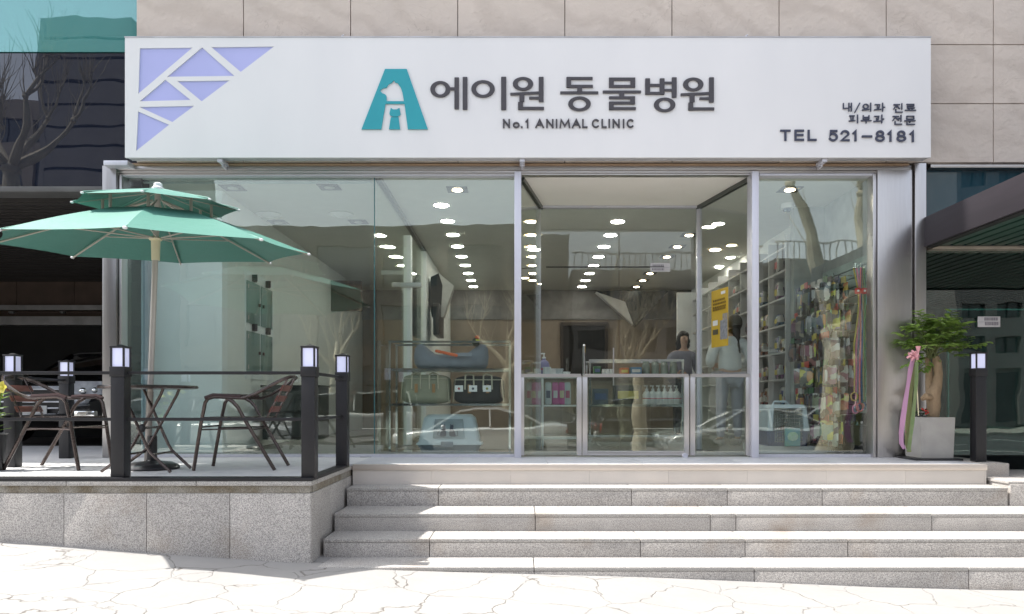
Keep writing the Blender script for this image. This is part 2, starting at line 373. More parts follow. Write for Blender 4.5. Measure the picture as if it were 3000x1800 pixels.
structure('far_pavement', MB().box(-60, 60, -25, -19.5, RZ-.2, RZ+.14), mat('far_paving', (.38, .36, .33), .85, nscale=3, namt=.4))

# ================================================================ CLINIC BUILDING
B = Thing('clinic_building', 'pinkish sandstone building with glazed shopfront, dark glass bay and steel entrance', 'building', (0, 7.7, PZ))
GY = 7.70; FY = 7.62; CZ = E+2.375; ROOF = E+17
# sandstone cladding: panels with open joints
mb = MB(); gx = wx(2907, 7.6); pw = 313.1/F*7.6
jz = [wz(479, 7.6), wz(306.5, 7.6), wz(134, 7.6)]
while jz[-1] < ROOF-.6: jz.append(jz[-1]+.607)
xl = wx(398, 7.6)
for r in range(len(jz)-1):
    x = gx
    while x > xl: x -= pw
    while x < 14:
        a = max(x, xl); b = x+pw
        if b-a > .05: mb.box(a+.004, b-.004, 7.58, 7.64, jz[r]+.004, jz[r+1]-.004, bev=.004)
        x += pw
B.part('stone_cladding', mb, M_stone, smooth=None)
B.part('wall', MB().box(xl+.005, 14, 7.63, 8.0, wz(470, 7.6), ROOF-.02), M_joint)
# strip of unfinished wall under the sign
B.part('lintel_strip', MB().box(wx(372, 7.6), wx(2660, 7.6), 7.60, 7.66, wz(487, 7.6), jz[0]+.002).box(wx(372, 7.6), wx(2660, 7.6), 7.57, 7.61, wz(487, 7.6), wz(483, 7.6)), mat('raw_stone_edge', (.42, .30, .20), .8, nscale=9, namt=.3, ncol=(.30, .2, .13), stretch=(.4, 1, 6), bump=.3, bscale=40))
# left curtain wall
cwx = xl; z0 = wz(545, 7.7); zm = wz(152, 7.7)
M_spand = facemat('dark_spandrel_glass', (.010, .013, .024), .15)
M_tealgl = facemat('teal_spandrel_glass', (.06, .22, .21), .19)
def pane(name, x0, x1, za, zb, m):
    B.part(name, MB().box(x0, x1, 7.72, 7.75, za, zb), m)
xs = [cwx-.003, cwx-2.3, cwx-4.6, cwx-6.9, cwx-9.2]
for a, b in zip(xs, xs[1:]):
    pane('dark_glass_panel', b+.006, a-.006, z0, zm-.008, M_spand)
zz = zm
while zz < ROOF-1:
    for a, b in zip([cwx-.003, wx(370, 7.7)-1.6, wx(370, 7.7)-3.2, cwx-5.5, cwx-9.2], [wx(370, 7.7)-1.6, wx(370, 7.7)-3.2, cwx-5.5, cwx-9.2]):
        pane('teal_glass_panel', b+.005, a-.005, zz+.008, zz+1.9, M_tealgl)
    zz += 1.908
B.part('curtain_wall_back', MB().box(cwx-9.3, cwx-.01, 7.76, 7.9, z0, ROOF-.03), M_dark)
B.part('soffit_edge', MB().box(cwx-9.3, wx(325, 7.7), 7.70, 7.95, wz(562, 7.7), z0-.004, bev=.006), mat('grey_edge', (.12, .118, .115), .5, nscale=4, namt=.4))
# roof and body of building behind
B.part('roof_body', MB().box(cwx-9.3, 14, 8.0, 24, CZ+.45, ROOF), M_joint)
# left underpass: soffit, walls
sz = E+2.15
mb = MB().box(cwx-9.3, -4.62, 7.96, 13.2, sz, sz+.1)
x = cwx-9.3
y = 8.0
while y < 13.1: mb.box(cwx-9.3, -4.63, y, y+.07, sz-.018, sz); y += .14
B.part('underpass_soffit', mb, mat('dark_soffit', (.028, .024, .022), .6, nscale=5, namt=.4))
bw = 13.1
mb = MB()
for i in range(10):
    a = -13+i*1.02; mb.box(a+.005, a+1.015, bw, bw+.1, wz(911, bw), sz)
B.part('underpass_wall', mb.box(-13, -4.5, bw+.1, bw+.2, PZ-1, sz), mat('brown_stone', (.105, .072, .055), .8, nscale=4, namt=.4))
B.part('garage_lintel', MB().box(-13, wx(310, bw-.1), bw-.12, bw-.005, wz(911, bw), wz(900, bw)+.02).box(-13, wx(310, bw), bw-.14, bw-.005, wz(955, bw), wz(930, bw)), mat('dull_steel', (.30, .30, .30), .35, .6, nscale=5, namt=.4))
for k in range(9):
    a = -12.5+k*.9; B.part('garage_lamp', MB().lathe([(.03, 0), (.05, .01), (.05, .03), (.028, .035)], (a, bw-.16, wz(922, bw)), 12), colmat('lamp_metal', (.3, .3, .3), .3, .8))
B.part('garage_shade_sheet', MB().box(-13, -4.5, bw-.02, bw-.004, PZ-.5, wz(955, bw)), M_dark)  # flat near-black sheet painted for the shade inside the garage opening
B.part('underpass_side_wall', MB().box(-13.2, -13, 7.9, 13.3, PZ-1, sz), M_brownwall)
# steel header over the shopfront
hx0, hx1 = wx(322, 7.6), wx(2668, 7.6)
B.part('header', MB().box(hx0, hx1, 7.585, 7.70, wz(500, 7.6), wz(487.5, 7.6), bev=.003).box(hx0+.02, hx1, 7.60, 7.70, wz(507, 7.6), wz(500.5, 7.6), bev=.003).box(hx0+.02, hx1, 7.615, 7.70, wz(512, 7.6), wz(507.5, 7.6), bev=.002), M_steel_h)
B.part('column_cap', MB().box(wx(311, 7.5), wx(381, 7.5), 7.45, 7.62, wz(489, 7.5), wz(475, 7.5), bev=.004), M_alu)
# columns and frames
def post(name, px0, px1, y0, y1, pyt, m=M_steel, D=7.6, bev=.004):
    return B.part(name, MB().box(wx(px0, D), wx(px1, D), y0, y1, PZ, wz(pyt, D), bev=bev), m)
post('column', 306, 346, 7.56, 7.75, 489, mat('dark_brushed_steel', (.36, .35, .345), .28, 1, nscale=6, namt=.4, ncol=(.30, .29, .285), stretch=(9, 9, .6)))  # left column: brushed steel in a darker tone
post('frame_post', 347.5, 356, 7.60, 7.72, 512)
post('mullion', 1507, 1527, 7.55, 7.72, 506, M_alu)
post('mullion', 2199, 2219, 7.55, 7.72, 506, M_alu)
post('frame_post', 2555, 2565, 7.58, 7.72, 512)
post('column', 2567, 2668, 7.57, 7.8, 500)
post('column', 2673.5, 2706, 7.55, 7.9, 483)
post('frame_post', 2669, 2673, 7.60, 7.9, 483, M_joint)
B.part('window_head_frame', MB().box(wx(2221, 7.65), wx(2554, 7.65), 7.60, 7.71, wz(519, 7.65), wz(513, 7.65)), M_alu)
B.part('window_head_frame', MB().box(wx(357, 7.65), wx(1506, 7.65), 7.62, 7.71, wz(518, 7.65), wz(513, 7.65)), M_alu)
B.part('sill', MB().box(wx(357, 7.65), wx(1506, 7.65), 7.63, 7.72, PZ+.002, PZ+.028), M_alu)
B.part('sill', MB().box(wx(2221, 7.65), wx(2554, 7.65), 7.63, 7.72, PZ+.002, PZ+.028), M_alu)
gz0, gz1 = PZ+.03, wz(518.5, 7.7)
B.part('window_pane', MB().box(wx(357, 7.7), wx(1096, 7.7), 7.690, 7.700, gz0, gz1), M_glass)
B.part('window_pane', MB().box(wx(1099, 7.7), wx(1508, 7.7), 7.690, 7.700, gz0, gz1), M_glass)
B.part('window_pane', MB().box(wx(2219, 7.7), wx(2556, 7.7), 7.690, 7.700, gz0, gz1), M_glass)
B.part('glass_joint', MB().box(wx(1096.3, 7.7), wx(1098.7, 7.7), 7.688, 7.702, gz0, gz1), M_gedge)
# left return glass
B.part('side_pane', MB().box(wx(357, 7.7)-.03, wx(357, 7.7)-.02, 7.71, 8.28, PZ, CZ), glassmat('side_glass', (.55, .66, .68), .08))
B.part('side_frame', MB().box(wx(357, 7.7)-.05, wx(357, 7.7)+.01, 8.22, 8.30, PZ, CZ), M_alu)
# ---- interior shell
IX0, IX1 = -3.34, 3.73; BK = 15.75
B.part('interior_floor', MB().box(-4.2, 3.74, 7.72, BK, PZ-.2, PZ-.004), M_ifloor)
vx = [(wx(1531, 7.7), 7.73), (wx(2199, 7.7), 7.73), (wx(2046, 8.89), 8.89), (wx(1584, 8.89), 8.89)]
B.part('ceiling', MB().box(-4.2, 3.74, 7.72, BK, CZ, CZ+.1), M_ceil)
B.part('porch_ceiling', MB().prism([(vx[0][0]+.0, vx[0][1]-.1), (vx[1][0], vx[1][1]-.1), (vx[2][0], vx[2][1]), (vx[3][0], vx[3][1])], CZ-.018, CZ-.002, axis='z'), mat('cream_ceiling', (.88, .84, .77), .8, nscale=4, namt=.6, ncol=(.86, .82, .75)))
B.part('side_wall', MB().box(-4.25, IX0, 8.30, 8.45, PZ, CZ), M_iwallb)
B.part('side_wall', MB().box(IX0-.15, IX0, 8.451, BK, PZ, CZ), M_iwall)
B.part('side_wall', MB().box(IX1, IX1+.12, 7.8, 9.0, PZ, CZ), mat('right_wall', (.42, .45, .44), .7, nscale=5, namt=.5))
B.part('wall_pier', MB().box(3.36, IX1+.12, 9.0, 9.12, PZ, CZ), mat('right_wall', (.42, .45, .44), .7))
B.part('side_wall', MB().box(3.68, IX1+.12, 9.121, BK, PZ, CZ), M_iwall)
B.part('back_wall', MB().box(-4.2, 3.85, BK, BK+.15, PZ, CZ), M_brownwall)
B.part('upper_back_wall', MB().box(-4.2, 3.85, BK-.03, BK-.004, E+1.75, CZ), mat('taupe_wall', (.24, .23, .22), .7, nscale=4, namt=.6))
# back door opening
B.part('back_door', MB().box(wx(1650, 15.7), wx(1772, 15.7), BK-.05, BK-.005, PZ, wz(955, 15.7)), M_dark)
mb = MB()
for a, b in ((1642, 1650), (1772, 1780)): mb.box(wx(a, 15.7), wx(b, 15.7), BK-.08, BK-.004, PZ, wz(955, 15.7))
B.part('door_casing', mb.box(wx(1642, 15.7), wx(1780, 15.7), BK-.08, BK-.004, wz(955, 15.7)+.002, wz(945, 15.7)), mat('dark_wood', (.05, .035, .025), .5, nscale=9, namt=.4))
B.part('white_partition', MB().box(wx(1985, 14), wx(2100, 14), 14, 14.1, PZ, CZ-.3), M_iwallb)
B.part('room_partition', MB().box(-1.60, -1.46, 11.56, BK, PZ, CZ), M_iwall)
# glass partition with ceiling track
PXs = -1.48
B.part('ceiling_track', MB().box(PXs-.03, PXs-.008, 7.74, 11.55, CZ-.05, CZ-.001).box(PXs+.008, PXs+.03, 7.74, 11.55, CZ-.05, CZ-.001), mat('dark_track', (.10, .11, .10), .3, .5))
B.part('partition_glass', MB().box(PXs-.005, PXs+.005, 7.72, 11.5, PZ+.01, CZ-.03), M_glass_clear)
B.part('partition_post', MB().box(PXs-.05, PXs+.05, 9.75, 9.9, PZ, E+2.2), M_iwallb)
B.part('partition_post', MB().box(PXs-.04, PXs+.04, 11.4, 11.5, PZ, CZ-.05), M_iwallb)
B.part('door_lock', MB().box(PXs-.07, PXs+.2, 9.7, 9.74, wz(842, 9.7), wz(828, 9.7), bev=.004), M_steel)
B.part('partition_head', MB().box(PXs-.35, PXs-.06, 9.78, 9.85, wz(805, 9.8), wz(800, 9.8)+.03), M_iwallb)
# vestibule glass
D2 = 8.89
for (a, b), s in (((vx[0], vx[3]), 1), ((vx[1], vx[2]), -1)):
    pa = Vector((a[0]-.012*s, a[1], 0)); pb = Vector((b[0], b[1], 0)); d = (pb-pa).normalized(); n = Vector((-d.y, d.x, 0))
    q = [pa-n*.005, pb-n*.005, pb+n*.005, pa+n*.005]
    B.part('porch_side_glass', MB().prism([(p.x, p.y) for p in q], PZ+.01, CZ-.02, axis='z'), M_glass_clear)
    q = [pa-n*.028, pb-n*.028, pb-n*.008, pa-n*.008]; q2 = [pa+n*.008, pb+n*.008, pb+n*.028, pa+n*.028]
    B.part('porch_track', MB().prism([(p.x, p.y) for p in q], CZ-.06, CZ-.019, axis='z').prism([(p.x, p.y) for p in q2], CZ-.06, CZ-.019, axis='z'), mat('dark_track', (.10, .11, .10), .3, .5))
for a, b in ((1570, 1584), (2041, 2055)):
    B.part('porch_corner_post', MB().box(wx(a, D2), wx(b, D2), D2-.03, D2+.05, PZ, CZ-.02, bev=.003).box(wx(a+5, D2), wx(a+8, D2), D2-.045, D2-.031, PZ, CZ-.02), M_alu)
B.part('porch_head', MB().box(wx(1584.5, D2), wx(2040.5, D2), D2-.03, D2+.03, CZ-.045, CZ-.02), M_alu)
dl = B.part('sliding_door', MB().box(wx(1585, D2), wx(1812, D2), D2-.005, D2+.005, PZ+.03, CZ-.05), M_glass_clear)
dr = B.part('sliding_door', MB().box(wx(1815, D2), wx(2040, D2), D2-.005, D2+.005, PZ+.03, CZ-.05), M_glass_clear)
B.part('handle', MB().box(wx(1795, D2), wx(1798, D2), D2-.04, D2-.008, wz(1130, D2), wz(1020, D2)), M_steel, parent=dl)
# threshold rail and sensor line of the door
B.part('door_transom', MB().box(wx(1600, D2), wx(1945, D2), D2-.02, D2+.02, wz(784, D2), wz(782, D2)), M_dark)
# ---- right entrance
ex0 = wx(2706.5, 7.75); EXR = 12
B.part('entrance_head_frame', MB().box(ex0, EXR, 7.62, 7.75, wz(499, 7.7), wz(483.5, 7.7), bev=.003), M_steel_h)
M_entgl = glassmat('entrance_glass', (.60, .74, .72), .075)
M_entup = facemat('blue_spandrel_glass', (.012, .05, .07), .13)
B.part('upper_glass', MB().box(ex0, EXR, 7.70, 7.73, wz(724, 7.7), wz(499.5, 7.7)), M_entup)
B.part('entrance_transom', MB().box(ex0, EXR, 7.58, 7.74, wz(733, 7.65), wz(724.5, 7.65), bev=.003), mat('cream_steel', (.55, .47, .40), .35, .6, nscale=5, namt=.4))
B.part('entrance_glass', MB().box(ex0, EXR, 7.695, 7.705, PZ+.02, wz(733.5, 7.7)), M_entgl)
mb = MB().box(ex0, EXR, 7.74, 12.4, E+1.575, E+1.66)
x = ex0+.05
while x < EXR: mb.box(x, x+.10, 7.76, 12.3, E+1.555, E+1.575); x += .14
B.part('lobby_soffit', mb, mat('dark_green_slats', (.022, .055, .042), .4, nscale=5, namt=.4))
B.part('lobby_wall', MB().box(ex0, EXR, 12.4, 12.5, PZ-.5, E+1.575), mat('lobby_dark', (.02, .028, .028), .5, nscale=3, namt=.4))
B.part('lobby_side_wall', MB().box(3.86, 3.98, 7.8, 12.4, PZ-.5, E+1.575), mat('lobby_dark', (.02, .028, .028), .5))
B.part('lobby_floor', MB().box(3.98, EXR, 7.72, 12.4, PZ-.4, PZ-.3), mat('lobby_dark', (.02, .028, .028), .5))
ge = colmat('bright_glass_edge', (.25, .62, .55), .2)
B.part('door_leaf', MB().box(wx(2778, 7.9), EXR-1, 7.9, 7.91, PZ, wz(908, 7.9)), glassmat('door_glass', (.75, .88, .85), .06))
B.part('door_edge', MB().box(wx(2776, 7.89), wx(2780, 7.89), 7.885, 7.915, PZ, wz(906, 7.9)).box(wx(2780.2, 7.89), EXR-1, 7.885, 7.915, wz(909, 7.89), wz(905, 7.89)), ge)
# canopy
cx0 = wx(2708, 7.55); ct, cb = E+1.885, E+1.585
C = B.part('entrance_canopy', MB().box(cx0, cx0+.03, 4.9, 7.60, cb, ct, bev=.004).box(cx0+.031, EXR, 4.9, 4.94, cb, ct).box(cx0+.031, EXR, 4.95, 7.60, ct-.06, ct-.03), mat('canopy_steel', (.036, .031, .037), .5, .0, spec=.12, nscale=5, namt=.4, ncol=(.028, .025, .029), stretch=(1, .5, 6)))
mb = MB().box(cx0+.031, EXR, 4.95, 7.58, cb+.045, cb+.06); y = 4.96
x = cx0+.16
while x < EXR: mb.box(x, x+.10, 4.96, 7.57, cb+.02, cb+.044); x += .14
B.part('canopy_soffit', mb, mat('dark_green_slats2', (.03, .075, .055), .45, nscale=5, namt=.4), parent=C)
B.part('canopy_lip', MB().box(cx0+.031, cx0+.11, 4.95, 7.58, cb-.006, cb+.045), M_dark, parent=C)
# ================================================================ SIGN
SD = 7.38; sx0, sx1, szt, szb = wx(366, SD), wx(2727, SD), wz(111, SD), wz(462, SD)
S = Thing('shop_sign', 'long white box sign with teal A emblem and dark Korean lettering over the shopfront', 'sign', ((sx0+sx1)/2, SD, szb))
def c1(p): return (wx(p[0]/2.473, SD), wz(p[1]/2.473, SD))
def c2(p): return (wx(1000+p[0]/2.473, SD), wz(p[1]/2.473, SD))
def c3(p): return (wx(2000+p[0]/2.473, SD), wz(p[1]/2.473, SD))
TR = [[(1013, 350), (1395, 346), (1002, 680)], [(1463, 344), (1210, 557), (1698, 551)], [(1532, 343), (1985, 338), (1744, 522)], [(1197, 578), (1012, 735), (1380, 725)],
      [(1285, 589), (1662, 584), (1461, 735)], [(1010, 776), (1407, 768), (1249, 885)], [(1000, 808), (1225, 905), (986, 1095)]]
holes = [[c1(p) for p in t] for t in TR]
S.part('panel', MB().prism([(sx0, szb), (sx1, szb), (sx1, szt), (sx0, szt)], SD, SD+.025, holes), M_signw, smooth=None)
S.part('inlay', MB().box(sx0+.1, sx0+1.5, SD+.012, SD+.02, szb+.05, szt-.05), M_lav)
e = .008
S.part('casing', MB().box(sx0+e, sx1-e, SD+.026, SD+.13, szb+e, szt-e).box(sx0-.004, sx1+.004, SD-.004, SD+.12, szt+.0005, szt+.012), mat('sign_casing', (.55, .55, .58), .4, .2, nscale=4, namt=.5))
for px in (640, 1530, 2420): mb = MB().box(wx(px, SD)-.025, wx(px, SD)+.025, SD+.03, SD+.2, szb-.03, szb-.001).box(wx(px, SD)-.008, wx(px, SD)+.008, SD+.1, SD+.2, szb-.06, szb-.031); S.part('bracket', mb, M_alu)
for a, b in ((1127, 1194), (1207, 1260)): S.part('top_plate', MB().box(wx(a, SD), wx(b, SD), SD+.05, SD+.1, szt+.013, szt+.04), M_alu)
for a in (998, 2191):
    mb = MB().tube([(wx(a, SD), SD+.06, szt+.01), (wx(a, SD), SD+.06, szt+.05), (wx(a, SD)+.02, SD+.06, szt+.06)], .006, 6); S.part('top_hook', mb, M_alu)
LD = .014
A_out = [(318, 505), (475, 505), (628, 941), (483, 941), (459, 757), (322, 757), (291, 941), (148, 941)]
dog = [(283, 658), (305, 645), (328, 640), (345, 615), (368, 605), (380, 588), (393, 603), (410, 608), (432, 640), (445, 680), (455, 738), (330, 738), (328, 700), (318, 688), (300, 682), (290, 672)]
S.part('emblem', MB().prism([c2(p) for p in A_out], SD-LD, SD-.002, [[c2(p) for p in dog]])
       .prism([c2(p) for p in [(360, 786), (376, 798), (404, 798), (422, 786), (431, 830), (424, 840), (408, 850), (374, 850), (355, 840), (350, 828)]], SD-LD, SD-.002)
       .prism([c2(p) for p in [(360, 854), (416, 854), (427, 941), (347, 941)]], SD-LD, SD-.002), M_teal)
def ring(mb, f, cx, cy, ro, ri, n=36):
    P = [[f((cx+r[0]*math.cos(2*PI*k/n), cy+r[1]*math.sin(2*PI*k/n))) for k in range(n)] for r in (ro, ri)]
    vs = [(p[0], SD-LD, p[1]) for p in P[0]+P[1]]+[(p[0], SD-.002, p[1]) for p in P[0]+P[1]]; fs = []
    for k in range(n):
        j = (k+1) % n; fs += [(k, j, n+j, n+k), (k, j, 2*n+j, 2*n+k), (n+k, n+j, 3*n+j, 3*n+k), (2*n+k, 2*n+j, 3*n+j, 3*n+k)]
    mb.add(vs, fs)
cnt = [0]
def rc(mb, f, x0, x1, y0, y1, sk=0):
    cnt[0] += 1; o = (cnt[0] % 7)*.00035; r = 4
    q = [(x0+r, y0), (x1-r, y0-sk), (x1-1, y0+1-sk), (x1, y0+r-sk), (x1, y1-r-sk), (x1-1, y1-1-sk), (x1-r, y1-sk), (x0+r, y1), (x0+1, y1-1), (x0, y1-r), (x0, y0+r), (x0+1, y0+1)]
    mb.prism([f(p) for p in q], SD-LD-o, SD-.002)
mb = MB(); f = c2
ring(mb, f, 718, 651, (73, 59), (38, 39)); rc(mb, f, 784, 824, 638, 658); rc(mb, f, 820, 853, 566, 795); rc(mb, f, 880, 914, 563, 800)
ring(mb, f, 1027, 649, (85, 63), (50, 43)); rc(mb, f, 1158, 1195, 562, 801)
def won(f, ox, oy):
    ring(mb, f, 1316+ox, 612+oy, (74, 49), (37, 30)); rc(mb, f, 1224+ox, 1435+ox, 678+oy, 696+oy, 10); rc(mb, f, 1290+ox, 1326+ox, 686+oy, 742+oy)
    rc(mb, f, 1430+ox, 1465+ox, 562+oy, 743+oy); rc(mb, f, 1360+ox, 1434+ox, 706+oy, 724+oy); rc(mb, f, 1280+ox, 1316+ox, 744+oy, 800+oy); rc(mb, f, 1280+ox, 1468+ox, 779+oy, 800+oy)
won(c2, 0, 0); won(c3, -1241, 4)
rc(mb, f, 1630, 1820, 563, 583); rc(mb, f, 1630, 1664, 563, 640); rc(mb, f, 1630, 1822, 620, 640); rc(mb, f, 1708, 1744, 636, 670); rc(mb, f, 1585, 1861, 667, 686); ring(mb, f, 1725, 757, (82, 53), (48, 33))
mb.prism([f(p) for p in [(1938, 567), (2128, 567), (2128, 640), (1938, 640)]], SD-LD, SD-.002, [[f(p) for p in [(1973, 589), (2093, 589), (2093, 620), (1973, 620)]]])
rc(mb, f, 1893, 2170, 661, 680); rc(mb, f, 2013, 2048, 676, 706)
for a in ((1938, 2127, 703, 722), (2092, 2127, 703, 760), (1938, 2127, 741, 760), (1938, 1972, 741, 801), (1938, 2133, 781, 801)): rc(mb, f, *a)
for a in ((2200, 2235, 573, 690), (2305, 2340, 573, 690), (2200, 2340, 613, 632), (2200, 2340, 671, 690), (2336, 2397, 597, 614), (2336, 2397, 650, 666), (2393, 2428, 565, 712)): rc(mb, f, *a)
ring(mb, f, 2341, 764, (78, 52), (42, 33))
S.part('main_lettering', mb, M_ink, smooth=None)
# small Korean lines from strokes
mb = MB()
def stroke(pts, w=7.6, close=False):
    pts = list(pts)+([pts[0]] if close else [])
    for a, b in zip(pts, pts[1:]):
        a = Vector(a); b = Vector(b); d = (b-a).normalized(); n = Vector((-d.y, d.x))*w/2; e2 = d*w/2*.9
        cnt[0] += 1; o = (cnt[0] % 9)*.0003
        mb.prism([c3(p) for p in (a-e2-n, b+e2-n, b+e2+n, a-e2+n)], SD-.012-o, SD-.002)
for s in [[(1162, 754), (1162, 790), (1192, 788)], [(1202, 752), (1202, 808)], [(1220, 752), (1220, 808)], [(1202, 778), (1220, 778)], [(1280, 752), (1246, 815)],
          [(1324, 793), (1324, 800)], [(1300, 801), (1346, 797)], [(1359, 752), (1359, 808)],
          [(1392, 762), (1424, 762), (1419, 786)], [(1408, 776), (1408, 798)], [(1388, 799), (1433, 796)], [(1446, 752), (1446, 808)], [(1446, 781), (1460, 781)],
          [(1528, 762), (1567, 762)], [(1549, 762), (1527, 792)], [(1547, 772), (1568, 790)], [(1585, 755), (1585, 794)], [(1541, 797), (1541, 816), (1588, 816)],
          [(1622, 760), (1671, 760), (1671, 773), (1626, 773), (1626, 786), (1675, 786)], [(1638, 788), (1638, 800)], [(1661, 788), (1661, 800)], [(1611, 803), (1684, 803)],
          [(1208, 843), (1241, 843)], [(1205, 881), (1245, 878)], [(1216, 843), (1218, 878)], [(1233, 843), (1231, 878)], [(1264, 838), (1264, 893)],
          [(1306, 842), (1306, 866)], [(1347, 842), (1347, 866)], [(1306, 854), (1347, 854)], [(1306, 866), (1347, 866)], [(1292, 878), (1362, 878)], [(1327, 878), (1327, 893)],
          [(1388, 847), (1418, 847), (1413, 870)], [(1402, 861), (1402, 882)], [(1383, 884), (1428, 881)], [(1440, 838), (1440, 893)], [(1440, 866), (1454, 866)],
          [(1522, 847), (1561, 847)], [(1542, 847), (1520, 876)], [(1541, 857), (1562, 874)], [(1579, 840), (1579, 882)], [(1563, 861), (1579, 861)], [(1536, 886), (1536, 904), (1582, 904)],
          [(1607, 879), (1680, 879)], [(1643, 879), (1643, 890)], [(1622, 892), (1622, 905), (1676, 905)]]:
    stroke(s)
stroke([(1621, 846), (1671, 846), (1671, 867), (1621, 867)], close=True)
LDs = LD; LD = .012; ring(mb, c3, 1324, 775, (23, 20), (13, 11), 24); LD = LDs
S.part('small_lettering', mb, M_navy, smooth=None)
def trect(s, x0, x1, yb, yt, f, w, m, nm, dep=.014):
    a = f((x0, yb)); b = f((x1, yt)); S.part(nm, text_obj(s, a[0], b[0], a[1], b[1], SD-.002, dep, w), m, smooth=None, fixn=False)
def arc(cx, cy, rx, ry, a0, a1, n=12): return [(cx+rx*math.cos(R(a0+(a1-a0)*i/n)), cy+ry*math.sin(R(a0+(a1-a0)*i/n))) for i in range(n+1)]
GL = {'N': [[(0, 0), (0, 1)], [(0, 1), (1, 0)], [(1, 0), (1, 1)]], 'o': [arc(.5, .5, .5, .5, 0, 360, 18)], '1': [[(.05, .78), (.62, 1), (.62, 0)]], 'A': [[(0, 0), (.5, 1), (1, 0)], [(.2, .34), (.8, .34)]], 'I': [[(.5, 0), (.5, 1)]],
      'M': [[(0, 0), (.1, 1), (.5, .15), (.9, 1), (1, 0)]], 'L': [[(0, 1), (0, 0), (1, 0)]], 'C': [arc(.55, .5, .55, .5, 48, 312, 16)], 'T': [[(0, 1), (1, 1)], [(.5, 1), (.5, 0)]], 'E': [[(1, 1), (0, 1), (0, 0), (1, 0)], [(0, .52), (.92, .52)]],
      '5': [[(.9, 1), (.17, 1), (.08, .52)]+arc(.47, .35, .5, .35, 125, -150, 12)], '2': [arc(.5, .70, .47, .30, 170, -20, 9)+[(.05, 0), (1, 0)]], '8': [arc(.5, .75, .4, .25, 0, 360, 16), arc(.5, .26, .5, .26, 0, 360, 16)], '-': [[(0, .45), (1, .45)]]}
def glyphs(name, f, m, items, wt, dep):
    for ch_, x0, x1, yb, yt in items:
        mb = MB(); h = wt/2
        if ch_ == '.': mb.prism([f(p) for p in [(x0, yb), (x1, yb), (x1, yt), (x0, yt)]], SD-dep, SD-.002)
        else:
            for s_ in GL[ch_]:
                P = [Vector((x0+h+(x1-x0-wt)*px if ch_ != 'I' else (x0+x1)/2, yb-h+(yt-yb+wt)*py)) for px, py in s_]
                clo = (P[0]-P[-1]).length < .01; n = len(P); Lf, Rt = [], []
                for i in range(n):
                    if clo: d0 = P[i]-P[i-1 if i else -2]; d1 = P[(i+1) if i < n-1 else 1]-P[i]
                    else: d0 = P[i]-P[i-1] if i else P[1]-P[0]; d1 = P[i+1]-P[i] if i < n-1 else P[-1]-P[-2]
                    d0 = d0.normalized(); d1 = d1.normalized(); t_ = (d0+d1).normalized(); nn = Vector((-t_.y, t_.x)); k = min(1/max(.35, t_.dot(d1)), 2.2); e_ = t_*h*(-1 if i == 0 else 1 if i == n-1 else 0)*(0 if clo else 1)
                    Lf.append(P[i]+nn*h*k+e_); Rt.append(P[i]-nn*h*k+e_)
                o = len(mb.v); cnt[0] += 1; of = (cnt[0] % 5)*.0004
                for a_, b_ in zip(Lf, Rt):
                    for q_ in (a_, b_):
                        w_ = f(q_); mb.v += [(w_[0], SD-dep-of, w_[1]), (w_[0], SD-.002, w_[1])]
                for i in range(n-1):
                    a_ = o+i*4; b_ = a_+4; mb.f += [(a_, a_+2, b_+2, b_), (a_, b_, b_+1, a_+1), (a_+2, a_+3, b_+3, b_+2)]
                if not clo: mb.f += [(o, o+1, o+3, o+2), (o+4*n-4, o+4*n-2, o+4*n-1, o+4*n-3)]
        S.part(name, mb, m, smooth=None)
yb, yt = 931, 867
glyphs('english_letter', c2, M_ink, [('N', 1171, 1222, yb, yt), ('o', 1242, 1292, yb+1, 888), ('.', 1302, 1313, yb, 919), ('1', 1333, 1362, yb, yt), ('A', 1405, 1468, yb, yt), ('N', 1484, 1537, yb, yt), ('I', 1553, 1565, yb, yt), ('M', 1580, 1658, yb, yt), ('A', 1670, 1733, yb, yt), ('L', 1744, 1783, yb, yt),
    ('C', 1814, 1868, yb, yt), ('L', 1884, 1922, yb, yt), ('I', 1934, 1946, yb, yt), ('N', 1964, 2016, yb, yt), ('I', 2038, 2050, yb, yt), ('C', 2066, 2118, yb, yt)], 11, .014)
glyphs('phone_letter', c3, M_navy, [('T', 705, 780, 1024, 943), ('E', 808, 877, 1024, 943), ('L', 903, 968, 1025, 945), ('5', 1055, 1124, 1028, 945), ('2', 1140, 1207, 1027, 946), ('1', 1226, 1267, 1027, 947), ('-', 1296, 1370, 1029, 949), ('8', 1392, 1462, 1031, 948), ('1', 1480, 1520, 1030, 950), ('8', 1546, 1616, 1032, 949), ('1', 1640, 1682, 1033, 951)], 15, .012)
# ================================================================ PLATFORM, STEPS, TERRACE
LIP = 6.71; DX0, DX1 = -4.75, -1.535; DY = 5.44
T = Thing('entrance_platform', 'pale tiled landing with steel nosing in front of the shop doors', 'platform', (1.4, 7.2, PZ))
pxr = wx(2893, LIP)
mb = MB()
x = DX1+.02
while x < pxr-.02:
    b = min(x+.72, pxr-.002); mb.box(x+.0006, b-.0006, LIP+.012, LIP+.06, PZ-.185, PZ-.05); x += .72
T.part('riser_tile', mb, M_beige)
T.part('nosing', MB().box(DX1+.02, pxr, LIP, LIP+.07, PZ-.049, PZ+.001, bev=.003), mat('nosing_steel', (.70, .62, .56), .35, .6, nscale=4, namt=.4, ncol=(.62, .56, .5), stretch=(1, 6, 6)))
mb = MB(); x = DX1+.005
while x < pxr:
    b = min(x+.9, pxr)
    mb.box(x+.0015, b-.0015, LIP+.072, 7.72, PZ-.1, PZ, bev=.002); x += .9
T.part('tile', mb, mat('landing_tile', (.52, .525, .55), .4, nscale=5, namt=.5, ncol=(.48, .485, .51), isl=.02))
